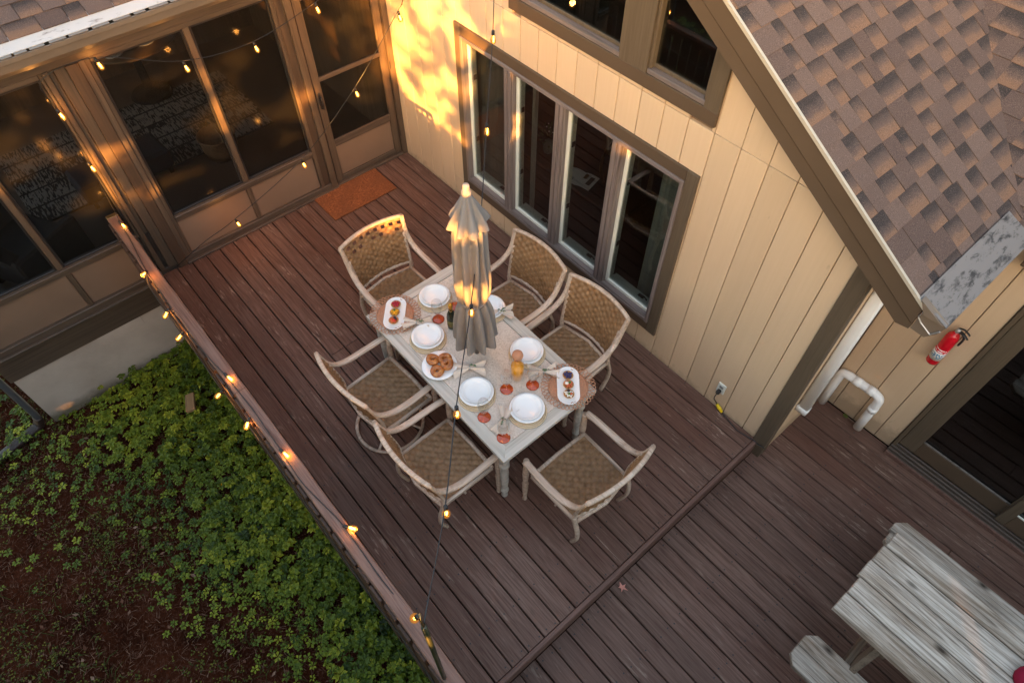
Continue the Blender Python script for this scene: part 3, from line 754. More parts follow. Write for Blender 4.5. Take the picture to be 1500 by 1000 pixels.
# =================================================================== dining table and its chairs
def weave(name, U, V, fn, nu, nv, amp, mat, parent, two=True, hole=None):
    """basket weave: strands over and under, as relief on the surface fn(u,v) -> point, normal"""
    sub = 3; NU, NV = nu*sub, nv*sub; m = MB(); idx = {}
    for i in range(NU+1):
        for j in range(NV+1):
            u, v = i/NU, j/NV; p, n = fn(u, v)
            a, b = i/sub, j/sub; s = 1 if (int(a-1e-6)+int(b-1e-6)) % 2 else -1
            h = s*math.sin(math.pi*(a % 1))*math.sin(math.pi*(b % 1))
            idx[i,j] = len(m.v); m.v.append(tuple(p + n*(h*amp)))
    for i in range(NU):
        for j in range(NV):
            if hole and hole(i//sub, j//sub): continue
            m.f.append((idx[i,j], idx[i+1,j], idx[i+1,j+1], idx[i,j+1]))
    return m.build(name, mat, parent, True)
def wicker():
    t = NT('brown_wicker'); v = t.coord(rnd=False)
    f = t.noise(v, 30, 3); g2 = t.noise(v, 7, 3)
    c = t.ramp(f, [(.3,(.15,.078,.034)), (.5,(.235,.130,.064)), (.7,(.30,.178,.09))])
    c = t.mix(t.ramp(g2, [(.4,0.0),(.7,.4)]), c, (.24,.138,.068))
    s = t.n('ShaderNodeTexWave'); t.put(s.inputs[0], v); s.inputs['Scale'].default_value = 120
    t.bump(s.outputs[1], .25, .002); return t.done(c, .45, 0, .3)
M['wicker'] = wicker()
M['chair_frame'] = wood('chair_frame_bleached', (.26,.185,.137), (.50,.378,.295), (.66,.545,.455), 1, 24, None, .6, .5, .06, bump=.2)
def chair_parts(root, swivel=False, pierced=False):
    F = M['chair_frame']
    for s in (-1, 1):
        m = MB(); path = smooth_path([(s*.302,-.288,.940),(s*.296,-.268,.865),(s*.293,-.235,.77),(s*.297,-.175,.695),(s*.303,-.08,.652),(s*.306,.05,.640),(s*.302,.20,.640),(s*.296,.285,.632)], 4)
        n = len(path); m.sweep(path, [.0165+.0095*min(1, i/n*1.6) for i in range(n)], .0125, n=8, sq=.6, up=(0,.3,1)); m.build('arm', F, root, True)
        # front leg
        if not swivel:
            m = MB(); m.lathe([(.017,.0),(.021,.012),(.015,.03),(.019,.10),(.024,.22),(.018,.25),(.027,.27),(.018,.29),(.022,.34),(.026,.44),(.02,.60),(.022,.632)], 12, (s*.285,.285,0)); m.build('leg', F, root, True)
            m = MB(); m.sweep(smooth_path([(s*.262,-.185,.47),(s*.262,-.20,.40),(s*.262,-.235,.28),(s*.258,-.235,.15),(s*.245,-.19,.0)]), .014, .019, up=(1,0,0), n=8, sq=.7); m.build('leg', F, root, True)
        else:
            m = MB(); m.lathe([(.016,.36),(.024,.40),(.018,.44),(.024,.50),(.018,.54),(.02,.632)], 12, (s*.285,.27,0)); m.build('arm_post', F, root, True)
        m = MB(); m.sweep(smooth_path([(s*.262,-.185,.40),(s*.262,-.188,.52),(s*.266,-.215,.66),(s*.275,-.25,.80)]), .012, .014, up=(1,0,0), n=8, sq=.7); m.build('back_post', F, root, True)
    # top rail, bowed up and back
    top = [(.304*u, -.287-.050*(1-u*u), .936+.016*(1-u*u)) for u in [i/8-1 for i in range(17)]]
    m = MB(); m.sweep(top, .017, .014, n=8, sq=.7); m.build('top_rail', F, root, True)
    bot = [(.262*u, -.188-.05*(1-u*u), .485) for u in [i/6-1 for i in range(13)]]
    m = MB(); m.sweep(bot, .011, .014, n=8, sq=.7); m.build('back_rail', F, root, True)
    def back(u, v):
        x = (u*2-1); y = -.19-.012*v-.088*v*v - .052*(1-x*x); z = .492 + v*(.436+.016*(1-x*x))
        return Vector((x*(.250+.036*v), y, z)), Vector((0,.96,.28))
    weave('backrest', 0, 0, back, 16, 16, .0085, M['wicker'], root, hole=(lambda i, j: (j == 14 and i % 2 == 0) or (j == 12 and i % 3 != 0 and i % 2)) if pierced else None)
    # seat
    sf = MB()
    sf.sweep([(-.262,.245,.415),(0,.252,.418),(.262,.245,.415)], .015, .016, n=8, sq=.6)
    sf.sweep([(-.255,-.2,.405),(0,-.24,.405),(.255,-.2,.405)], .013, .015, n=8, sq=.6)
    for s in (-1,1): sf.sweep([(s*.262,.245,.413),(s*.26,0,.410),(s*.255,-.2,.405)], .014, .016, n=8, sq=.6)
    sf.build('seat_frame', F, root, True)
    def seat(u, v):
        x = u*2-1; return Vector((x*(.245+.008*v), -.21-.028*(1-x*x)*(1-v)+v*.445, .408 - .016*(1-x*x)*math.sin(math.pi*v) + .008*v)), Vector((0,0,1))
    weave('seat', 0, 0, seat, 16, 15, .0085, M['wicker'], root)
    if swivel:
        m = MB(); ring = [(.27*math.cos(a), -.02+.27*math.sin(a), .022) for a in [i*math.tau/36 for i in range(36)]]
        m.sweep(ring, .014, .012, n=8, closed=True); m.build('base_ring', F, root, True)
        for k in range(4):
            a = k*math.pi/2+.6; m = MB(); m.sweep(smooth_path([(.265*math.cos(a),-.02+.265*math.sin(a),.03),(.13*math.cos(a),-.01+.13*math.sin(a),.075),(.02*math.cos(a),.02*math.sin(a),.11)]), .011, .009, n=8); m.build('base_arm', F, root, True)
        m = MB(); m.lathe([(.03,.09),(.034,.12),(.024,.14),(.024,.33),(.07,.345),(.07,.362)], 14, (0,0,0)); m.build('column', F, root, True)
    else:
        m = MB(); m.sweep([(-.26,.0,.33),(.26,0,.33)], .009, n=6); m.build('stretcher', F, root, True)
chair0 = empty('patio_chair'); chair_parts(chair0)
GRP = 'wicker chairs around the dining table'
R90 = math.pi/2
spots = [((4.31,-1.495), R90, 'wicker armchair at the table end nearest the deck step'),
         ((2.035,-1.475), -R90, 'wicker armchair at the table end nearest the door mat, pierced band on its back'),
         ((2.800,-.845), math.pi, 'wicker armchair by the window, the one nearer the furled umbrella'),
         ((3.470,-.835), math.pi+.02, 'wicker armchair by the window, the one nearer the wall outlet'),
         ((3.565,-2.175), -.0, 'wicker armchair with splayed legs on the railing side of the table')]
for i, ((x, y), rz, lab) in enumerate(spots):
    if i == 1: o = empty('patio_chair'); chair_parts(o, False, True)
    else: o = chair0 if i == 0 else copy_tree(chair0)
    o.location = (x, y, .002); o.rotation_euler = (0,0,rz); tag(o, lab, 'chair', GRP)
sw = empty('swivel_chair', (2.815,-2.165,.002), .035); chair_parts(sw, True)
tag(sw, 'wicker swivel armchair on a round ring base, railing side of the table', 'chair', GRP)

# ---- table
TX0, TX1, TY0, TY1, TZ = 2.31, 3.975, -1.94, -1.06, .74
table = tag(empty('dining_table', (0,0,0)), 'long whitewashed patio dining table with a stone inset and turned legs', 'table')
M['table_frame_x'] = wood('whitewashed_frame_x', (.30,.265,.225), (.50,.465,.415), (.62,.585,.54), 0, 16, (.28,.23,.18), .6, .45, .05, bump=.25)
M['table_frame_y'] = wood('whitewashed_frame_y', (.30,.265,.225), (.50,.465,.415), (.62,.585,.54), 1, 16, (.28,.23,.18), .6, .45, .05, bump=.25)
def stone():
    t = NT('travertine_inset'); v = t.coord(rnd=False)
    f = t.noise(v, 90, 5, .75); g2 = t.noise(v, 6, 4)
    c = t.ramp(f, [(.3,(.30,.235,.185)), (.48,(.55,.475,.41)), (.7,(.68,.61,.55))])
    c = t.mix(t.ramp(g2, [(.4,0.0),(.7,.5)]), c, (.60,.52,.45)); t.bump(f, .2, .002); return t.done(c, .4)
BW = .088
def frame_board(pts, mat): MB().prism(pts, 2, TZ-.032, TZ).build('top_board', mat, table)
e_ = .0008
frame_board([(TX0+e_,TY0),(TX1-e_,TY0),(TX1-BW-e_,TY0+BW),(TX0+BW+e_,TY0+BW)], M['table_frame_x'])
frame_board([(TX0+e_,TY1),(TX0+BW+e_,TY1-BW),(TX1-BW-e_,TY1-BW),(TX1-e_,TY1)], M['table_frame_x'])
frame_board([(TX0,TY0+e_),(TX0+BW,TY0+BW+e_),(TX0+BW,TY1-BW-e_),(TX0,TY1-e_)], M['table_frame_y'])
frame_board([(TX1,TY0+e_),(TX1,TY1-e_),(TX1-BW,TY1-BW-e_),(TX1-BW,TY0+BW+e_)], M['table_frame_y'])
ins = MB().cbox(TX0+BW+.003, TX1-BW-.003, TY0+BW+.003, TY1-BW-.003, TZ-.02, TZ-.003, .003).build('stone_inset', stone(), table)
ap = MB()
for a, b, c, d in ((TX0+.06,TX1-.06,TY0+.05,TY0+.075),(TX0+.06,TX1-.06,TY1-.075,TY1-.05)): ap.cbox(a, b, c, d, TZ-.11, TZ-.033)
ap.build('apron', M['table_frame_x'], table)
ap = MB()
for a, b in ((TX0+.04,TX0+.06),(TX1-.06,TX1-.04)): ap.cbox(a, b, TY0+.076, TY1-.076, TZ-.11, TZ-.033)
ap.cbox(TX0+.0605, TX1-.0605, -1.52, -1.48, .60, .62); ap.build('apron', M['table_frame_y'], table)
for x in (TX0+.065, TX1-.075):
    for y in (TY0+.065, TY1-.065):
        MB().lathe([(.022,0),(.026,.01),(.022,.03),(.026,.08),(.034,.10),(.028,.115),(.024,.13),(.030,.22),(.033,.40),(.026,.47),(.038,.49),(.038,.52),(.028,.535),(.036,.56),(.04,.63),(.04,.706)], 16, (x,y,0)).build('leg', M['table_frame_y'], table, True)

# ---- umbrella
UX, UY = 3.145, -1.5
umb = tag(empty('patio_umbrella', (UX,UY,0)), 'furled taupe patio umbrella standing through the middle of the table', 'umbrella')
def fabric(name, c0, c1):
    t = NT(name); v = t.coord(rnd=False); f = t.noise(t.coord(scale=(1,1,.3), rnd=False), 9, 4)
    c = t.mix(t.ramp(f, [(.3,0.0),(.7,1.0)]), c0, c1); t.bump(t.noise(v, 400, 2), .15, .002); return t.done(c, .8, spec=.2)
M['canopy'] = fabric('taupe_canvas', (.165,.150,.145), (.225,.207,.20))
def folded(prof, n, folds, seed, twist=.0, sharp=1.0):
    rn = random.Random(seed); ph = [rn.uniform(-.25,.25) for _ in range(folds)]; am = [rn.uniform(.85,1.15) for _ in range(folds)]
    m = MB(); K = len(prof)
    for i, (r, z, a) in enumerate(prof):
        for k in range(n):
            th = math.tau*k/n; s = (th/math.tau*folds) % folds; q = int(s); w = s-q
            wave = math.cos(math.tau*(w-.5+.12*math.sin(z*5+q)))
            wave = math.copysign(abs(wave)**sharp, wave)
            rr = r + a*am[q]*wave + .006*math.sin(9*z+q*2.1)*min(1, a*30)
            zz_ = z + (.018*math.sin(math.pi*w)*am[q] if i >= K-2 else 0)
            t2 = th + (ph[q]*.35+.10*math.sin(6*z+q*1.7))*math.sin(math.pi*w) + twist*z
            m.v.append((rr*math.cos(t2), rr*math.sin(t2), zz_))
    for i in range(K-1):
        for k in range(n):
            l = (k+1) % n; m.f.append((i*n+k, (i+1)*n+k, (i+1)*n+l, i*n+l))
    return m
prof = [(.030,2.24,.002),(.055,2.16,.008),(.082,2.05,.016),(.093,1.93,.022),(.102,1.8,.018),(.109,1.68,.019),(.111,1.56,.019),(.106,1.46,.017),(.095,1.39,.016),(.086,1.355,.009),
        (.094,1.32,.016),(.106,1.25,.024),(.116,1.15,.030),(.124,1.05,.034),(.130,.96,.037),(.133,.905,.039)]
fine = []
for (r0,z0,a0),(r1,z1,a1) in zip(prof[:-1], prof[1:]):
    for k in range(3): t = k/3; fine.append((r0+(r1-r0)*t, z0+(z1-z0)*t, a0+(a1-a0)*t))
fine.append(prof[-1]); fine.append((.131,.893,.038))
folded(fine, 144, 9, 4).build('canopy', M['canopy'], umb, True)
folded([(.026,2.275,.0),(.036,2.25,.003),(.056,2.20,.008),(.080,2.14,.014),(.102,2.08,.020),(.118,2.03,.025)], 96, 8, 9).build('vent', M['canopy'], umb, True)
MB().lathe([(.089,-.012),(.094,-.012),(.095,.012),(.089,.012)], 32, (0,0,1.355)).build('tie_strap', M['canopy'], umb, True)
MB().lathe([(.019,.02),(.019,2.27)], 14).build('shaft', plain('umbrella_pole', (.06,.05,.045), .4), umb, True)
MB().lathe([(.027,2.268),(.03,2.28),(.028,2.30),(.020,2.305),(.021,2.335),(.017,2.345)], 16).build('finial', M['chair_frame'], umb, True)
MB().lathe([(.23,.003),(.235,.03),(.20,.055),(.06,.075),(.035,.10),(.032,.30),(.022,.31)], 28).build('base', M['dark_metal'], umb, True)

# ---- tableware
M['china'] = plain('white_china', (.80,.80,.81), .12, .02)
M['rattan'] = plain('pale_rattan', (.56,.43,.28), .6, .2, 60)
M['linen'] = plain('beige_linen', (.60,.50,.42), .85, .08, 20)
M['copper_wicker'] = plain('pink_brown_wicker', (.42,.20,.115), .5, .25, 50)
M['sprig'] = plain('grey_green_leaf', (.10,.16,.085), .6)
M['bagel'] = None
def bagelmat():
    t = NT('glazed_bagel'); v = t.coord(); f = t.noise(v, 26, 4)
    c = t.ramp(f, [(.3,(.16,.045,.010)), (.5,(.34,.105,.024)), (.72,(.52,.24,.075))]); return t.done(c, .3)
M['bagel'] = bagelmat()
T = TZ
def coil_charger(o):
    m = MB()
    for k in range(9):
        r = .135-.0135*k; ring = [(r*math.cos(a), r*math.sin(a), .006) for a in [i*math.tau/32 for i in range(32)]]
        m.sweep(ring, .0070, .005, n=5, closed=True)
    m.build('charger', M['rattan'], o, True)
def plate(x, y, lab, deep=False, charger=True):
    o = tag(empty('plate', (x,y,T)), lab, 'plate', 'white dinner plates')
    z = .0
    MB().lathe([(.06,.012),(.075,.012),(.088,.018),(.122,.027),(.1255,.029),(.126,.031),(.120,.0315),(.090,.0235),(.082,.018),(.0,.0165)], 40).build('dish', M['china'], o, True)
    MB().lathe([(.04,.016),(.072,.0175),(.092,.0270),(.104,.044),(.107,.0445),(.1065,.047),(.103,.047),(.090,.031),(.070,.0225),(.0,.022)], 40).build('dish', M['china'], o, True)
    return o
chs = [(2.515,-1.420,'white plate next to the raspberry tart tray'), (2.800,-1.700,'white plate between the far fruit tart tray and the bagels'),
       (3.430,-1.735,'white plate between the bagels and the front amber-footed glasses'), (3.770,-1.550,'white plate at the corner nearest the deck step'),
       (3.395,-1.220,'white plate right behind the orange juice carafe'), (2.885,-1.165,'white plate half hidden behind the furled umbrella')]
for x, y, lab in chs:
    c = tag(empty('charger', (x+.012,y-.008,T)), 'rattan charger under the ' + lab, 'charger', 'rattan chargers'); coil_charger(c); plate(x, y, lab)
# bagels
bp = MB().lathe([(.06,.003),(.08,.003),(.125,.018),(.132,.022),(.130,.025),(.09,.012),(.0,.010)], 40).build('serving_plate', M['china'], None, True, (3.072,-1.795,T))
tag(bp, 'white plate heaped with four bagels', 'plate')
def bagel(x, y, z, lab, rz, tilt):
    m = MB(); n1, n2 = 26, 12
    for i in range(n1):
        a = math.tau*i/n1
        for k in range(n2):
            b = math.tau*k/n2; R_ = .031*(1+.05*math.sin(3*a)); r = .022*(1+.08*math.sin(2*a+1))
            m.v.append(((R_+r*math.cos(b))*math.cos(a), (R_+r*math.cos(b))*math.sin(a), r*.85*math.sin(b)))
    for i in range(n1):
        for k in range(n2): m.f.append((i*n2+k, ((i+1)%n1)*n2+k, ((i+1)%n1)*n2+(k+1)%n2, i*n2+(k+1)%n2))
    o = m.build('bagel', M['bagel'], None, True, (x,y,z)); o.rotation_euler = (tilt, tilt*.5, rz)
    tag(o, lab, 'bagel', 'bagels on the serving plate')
bx, by = 3.072, -1.795
_d = Vector((-.75,.66,0)); _e = Vector((.66,.75,0))
for du, dv, z, lab, t_ in ((.045,-.052,.03,'left bagel of the four on the white plate',.1), (.052,.038,.03,'back bagel of the four on the white plate',-.1), (-.003,.058,.045,'right bagel of the four, resting on another',.25), (-.058,-.012,.03,'front bagel of the four on the white plate',-.05)):
    p = _d*du + _e*dv; bagel(bx+p.x, by+p.y, T+z, lab, random.random()*6, t_)
# wicker trays with platters of tarts
def tray(x, y, lab):
    o = tag(empty('wicker_tray', (x,y,T)), lab, 'tray', 'round wicker trays'); o.scale = (1.2,1.2,1)
    m = MB(); m.lathe([(.02,.004),(.118,.004),(.122,.008),(.118,.012),(.02,.010)], 40); m.build('disc', M['copper_wicker'], o, True)
    m = MB()
    for k in range(44):
        a = math.tau*k/44; m.sweep([(.03*math.cos(a),.03*math.sin(a),.011),(.118*math.cos(a),.118*math.sin(a),.012)], .003, n=5)
    for r in (.05,.07,.09,.108): m.sweep([(r*math.cos(a), r*math.sin(a), .012) for a in [i*math.tau/36 for i in range(36)]], .0035, n=5, closed=True)
    m.build('spokes', M['copper_wicker'], o, True)
    m = MB()
    for ph in range(3):
        n = 180; q = 13
        m.sweep([((.142+.024*math.cos(q*a+ph*2.1))*math.cos(a), (.142+.024*math.cos(q*a+ph*2.1))*math.sin(a), .014+.008*math.sin(q*a*.5+ph)) for a in [i*math.tau/n for i in range(n)]], .0024, n=5, closed=True)
    m.build('lattice_rim', M['copper_wicker'], o, True)
def platter(x, y, lab):
    pts = lambda s, z: [((-.75*u+.66*v)*1.32, (.66*u+.75*v)*1.32, z) for u, v in [((.062+0)*(1 if math.cos(a) > 0 else -1)+s*math.cos(a), s*math.sin(a)) for a in [(i+.5)*math.tau/36 for i in range(36)]]]
    m = MB(); rings = [pts(.045,.0), pts(.058,.004), pts(.062,.014), pts(.058,.014), pts(.052,.006), pts(.02,.005)]
    for r in rings: m.v += r
    for i in range(5):
        for k in range(36): m.f.append((i*36+k, i*36+(k+1)%36, (i+1)*36+(k+1)%36, (i+1)*36+k))
    m.f.append(tuple(range(35,-1,-1))); m.f.append(tuple(5*36+k for k in range(36)))
    tag(m.build('platter', M['china'], None, True, (x,y,T+.013)), lab, 'platter', 'oval tart platters')
M['crust'] = plain('tart_crust', (.45,.22,.075), .6, .2, 60)
fr = {k: plain('fruit_'+k, c, .25, .2, 40) for k, c in dict(raspberry=(.42,.015,.04), mango=(.75,.36,.012), blueberry=(.045,.04,.13), strawberry=(.55,.03,.015), blackberry=(.02,.01,.02), cream=(.8,.74,.66), salmon=(.62,.13,.05), herb=(.06,.16,.02)).items()}
def tart(x, y, top, lab, extra=()):
    o = tag(empty('tart', (x,y,T+.019)), lab, 'tart', 'small tarts')
    o.scale = (1.32,1.32,1.25)
    MB().lathe([(.019,0),(.0285,.013),(.030,.016),(.027,.017),(.022,.011),(.0,.011)], 18).build('crust', M['crust'], o, True)
    rn = random.Random(lab); m = MB()
    for k in range(14):
        a = k*2.4; r = .0225*math.sqrt((k+.3)/14); m.lathe([(.001,-.005),(.0055,-.002),(.0058,.002),(.001,.006)], 7, (r*math.cos(a), r*math.sin(a), .018+rn.uniform(0,.003)))
    m.build('filling', fr[top], o, True)
    for i, (k, dx, dy, r) in enumerate(extra):
        m = MB(); m.lathe([(r*.3,-.006),(r,-.002),(r*.95,.004),(r*.3,.008)], 10, (dx,dy,.025)); m.build('garnish', fr[k], o, True)
for (x, y), lab, pl, ts in (((2.452,-1.760),'round wicker tray at the far left corner of the table','white oval platter with raspberry, mango and berry tarts',
        (('raspberry','raspberry tart on the oval platter',()),('mango','yellow mango tart with a mint leaf',(('herb',-.008,.004,.007),)),('salmon','mixed berry tart on the oval platter',(('blackberry',-.006,.012,.008),('strawberry',.012,-.002,.009),('blackberry',.006,.012,.007))))),
      ((3.822,-1.198),'round wicker tray at the near right corner of the table','white oval platter with blueberry, salmon and cream tarts',
        (('blueberry','blueberry tart on the oval platter',()),('salmon','salmon and cream tart with a green herb',(('cream',-.008,-.006,.011),('herb',0,.010,.007))),('cream','cream tart with a blackberry and herbs',(('blackberry',-.012,.008,.009),('salmon',.012,.006,.007),('herb',.004,-.004,.006)))))):
    tray(x, y, lab); platter(x, y, pl)
    for d, (tp, tl, ex) in zip((.080, 0.0, -.080), ts): tart(x-.75*d*1.0, y+.66*d, tp, tl, ex)
# glasses
def wineglass(x, y, lab):
    o = tag(empty('wine_glass', (x,y,T)), lab, 'glass', 'amber-footed wine glasses')
    MB().lathe([(.046,0),(.048,.004),(.040,.010),(.012,.016),(.006,.02),(.005,.03),(.0,.03)], 24).build('foot', plain_amber, o, True)
    MB().lathe([(.005,.03),(.005,.070),(.013,.080),(.032,.100),(.044,.135),(.044,.165),(.036,.210)], 24, cap=False).build('bowl', M['drink_glass'], o, True)
def amber():
    t = NT('amber_foot'); t.b.inputs['Base Color'].default_value = (.40,.055,.012,1); t.b.inputs['Roughness'].default_value = .08
    t.b.inputs['Coat Weight'].default_value = .6; return t.m
plain_amber = amber()
for x, y, lab in ((3.545,-1.548,'amber-footed wine glass in front of the orange juice'), (3.642,-1.382,'amber-footed wine glass between the juice and the near wicker tray'), (3.618,-1.818,'amber-footed wine glass beside the plate left of the table corner'),
                  (3.830,-1.820,'amber-footed wine glass nearest the table corner'), (2.706,-1.530,'amber-footed wine glass left of the dark bottle'), (2.690,-1.350,'amber-footed wine glass half behind the umbrella')):
    wineglass(x, y, lab)
# carafe and bottle
ca = tag(empty('carafe', (3.515,-1.420,T)), 'glass carafe of orange juice with a cork ball stopper', 'carafe'); ca.scale = (1.25,1.25,1.05)
MB().lathe([(.036,.0),(.040,.004),(.040,.14),(.038,.165),(.030,.19),(.026,.21),(.028,.235)], 28, cap=False).build('body', M['drink_glass'], ca, True)
MB().lathe([(.030,.0065),(.0372,.008),(.0374,.14),(.0,.14)], 28).build('juice', plain('orange_juice', (.85,.36,.005), .3, .05), ca, True)
MB().lathe([(.018,.215),(.022,.236),(.030,.246),(.033,.262),(.029,.280),(.016,.290),(.0,.291)], 20).build('stopper', plain('cork', (.42,.20,.115), .8, .25, 60), ca, True)
bo = tag(empty('bottle', (2.835,-1.490,T)), 'dark green sparkling wine bottle with a gold foil neck', 'bottle')
MB().lathe([(.034,0),(.038,.005),(.038,.12),(.034,.155),(.022,.185),(.0155,.205),(.0,.205)], 24).build('body', plain('bottle_green', (.012,.016,.006), .08, .1), bo, True)
MB().lathe([(.0172,.196),(.0165,.24),(.018,.245),(.018,.262),(.013,.27),(.0,.271)], 18).build('foil', plain('gold_foil', (.55,.28,.04), .3, .25, 60, .8), bo, True)
MB().lathe([(.0385,.03),(.0385,.10)], 24).build('paper_label', plain('bottle_label', (.09,.075,.02), .6), bo, True)
# napkins with sprigs
def napkin(x, y, rz, lab, seed):
    o = tag(empty('napkin', (x,y,T), rz), lab, 'napkin', 'beige napkins with sprigs'); o.scale = (1.35,1.5,1.2); rn = random.Random(seed); m = MB(); nu, nv = 16, 16
    p1, p2 = rn.uniform(0,6), rn.uniform(0,6)
    for i in range(nu+1):
        t = i/nu*2-1; w = .010+.046*abs(t)**1.1
        for j in range(nv+1):
            s = j/nv*2-1; ruf = (.011*math.sin(7*s+p1*(t > 0)+p2)+.006*math.sin(13*s+p1))*(abs(t)+.15)
            m.v.append((t*.082*(1+.10*math.sin(5*s+p1)), s*w, .017+.010*(1-abs(t))+ruf))
    for i in range(nu):
        for j in range(nv): m.f.append((i*(nv+1)+j,(i+1)*(nv+1)+j,(i+1)*(nv+1)+j+1,i*(nv+1)+j+1))
    m.build('cloth', M['linen'], o, True)
    MB().sweep([(.0,.013*math.cos(a),.025+.013*math.sin(a)) for a in [i*math.tau/16 for i in range(16)]], .003, n=6, closed=True).build('ring', M['steel'], o, True)
    m = MB()
    for k in range(9):
        a = rn.uniform(-.9,.9); bx_, bl = rn.uniform(-.01,.03), rn.uniform(.012,.022); c_, s_ = math.cos(a), math.sin(a); z = .034+rn.uniform(0,.012)
        m.add([(bx_,0,z),(bx_+bl*.5*c_-.004*s_, bl*.5*s_+.004*c_, z+.004),(bx_+bl*c_, bl*s_, z),(bx_+bl*.5*c_+.004*s_, bl*.5*s_-.004*c_, z+.004)], [(0,1,2,3)])
    m.build('sprig', M['sprig'], o)
for i, (x, y, rz, lab) in enumerate(((2.640,-1.690,.9,'beige napkin between the far wicker tray and the nearest plate'), (2.60,-1.20,-.3,'beige napkin at the far table edge beside the umbrella'), (2.97,-1.14,.9,'beige napkin right of the furled umbrella'),
      (3.235,-1.640,.9,'beige napkin between the bagel plate and the umbrella'), (3.615,-1.255,1.0,'beige napkin between the juice carafe and the near wicker tray'), (3.735,-1.735,-1.0,'beige napkin in front of the plate at the near table corner'))):
    napkin(x, y, rz, lab, i+3)

# =================================================================== other things on the decks
dmt = NT('coir'); v = dmt.coord(rnd=False); f1 = dmt.noise(v, 75, 4, .75); f2 = dmt.noise(v, 5, 3)
c_ = dmt.ramp(f1, [(.3,(.07,.018,.005)),(.5,(.21,.066,.020)),(.7,(.40,.15,.055))]); c_ = dmt.mix(dmt.ramp(f2, [(.42,0.0),(.62,.6)]), c_, (.17,.055,.018)); dmt.bump(f1, 1.0, .006); dmt.done(c_, .95)
mat_o = MB().cbox(.03, .462, -1.246, -.468, .004, .018, .004); 
dmo = mat_o.build('door_mat', dmt.m); tag(dmo, 'plain rust orange coir door mat in front of the screen door', 'mat')

pt = tag(empty('picnic_table'), 'weathered grey wooden picnic table with attached benches', 'picnic table')
rn = random.Random(12)
def pboard(name, x0, x1, y0, y1, zt, cham=0, sgn=0, parent=pt, th=.038, mat='picnic'):
    m = MB(); c = .004
    if sgn == 1: poly = [(x0,y0),(x1,y0),(x1,y1),(x0+cham,y1),(x0,y1-cham*1.1)]
    elif sgn == -1: poly = [(x0+cham,y0),(x1,y0),(x1,y1),(x0,y1),(x0,y0+cham*1.1)]
    else: poly = [(x0,y0),(x1,y0),(x1,y1),(x0,y1)]
    cx = sum(p[0] for p in poly)/len(poly); cy = sum(p[1] for p in poly)/len(poly); n = len(poly)
    ins_ = [(p[0]+(c if p[0] < cx else -c), p[1]+(c if p[1] < cy else -c)) for p in poly]
    m.v = [(p[0],p[1],zt-th) for p in poly]+[(p[0],p[1],zt-c) for p in poly]+[(p[0],p[1],zt) for p in ins_]
    m.f = [tuple(range(n-1,-1,-1)), tuple(2*n+i for i in range(n))]
    for L in (0, n):
        for i in range(n): j = (i+1)%n; m.f.append((L+i, L+j, L+n+j, L+n+i))
    m.build(name, M[mat], parent)
PT = .56; yy = -.985
for k in range(5): pboard('top_plank', 5.975+rn.uniform(-.012,.012), 7.85, yy+.004, yy+.1435, PT-rn.uniform(0,.003)); yy += .1495
pboard('bench_plank', 5.985, 7.85, -1.322, -1.187, .25, .055, -1); pboard('bench_plank', 5.985, 7.85, -1.182, -1.045, .249, .055, 1)
pboard('bench_plank', 5.965, 7.85, -.055, .085, .25, .055, 1); pboard('bench_plank', 5.98, 7.85, -.20, -.06, .249, .05, -1)
for x in (6.28, 7.4):
    for s in (-1, 1):
        m = MB(); yc = -.61
        m.prism([(yc+s*.22,PT-.04),(yc+s*.36,PT-.04),(yc+s*.62,LZ+.002),(yc+s*.48,LZ+.002)], 0, x, x+.038); m.build('leg', M['picnic_end'], pt)
    MB().cbox(x-.0385, x-.0005, -1.30, .07, .10, .21).build('bench_bearer', M['picnic_end'], pt)
    MB().cbox(x+.0385, x+.076, -.96, -.26, PT-.13, PT-.039).build('top_bearer', M['picnic_end'], pt)
rc = MB(); N_ = 24
for j, (s, z) in enumerate(((1,.001),(1.02,.02),(.98,.05),(.82,.068),(.4,.075),(0.02,.076))):
    for i in range(N_):
        a = math.tau*i/N_; rr = s*(1+.05*math.sin(3*a+j*.3)); rc.v.append((.17*rr*math.cos(a), .12*rr*math.sin(a), z+.004*math.sin(5*a)*(j > 1)))
for j in range(5):
    for i in range(N_): rc.f.append((j*N_+i, j*N_+(i+1)%N_, (j+1)*N_+(i+1)%N_, (j+1)*N_+i))
rc.f.append(tuple(range(N_-1,-1,-1)))
tag(rc.build('cushion', fabric('maroon_cloth', (.20,.005,.022), (.26,.01,.035)), None, True, (7.03,-.46,PT+.002), .6), 'deep red cloth cushion lying on the picnic table', 'cushion')

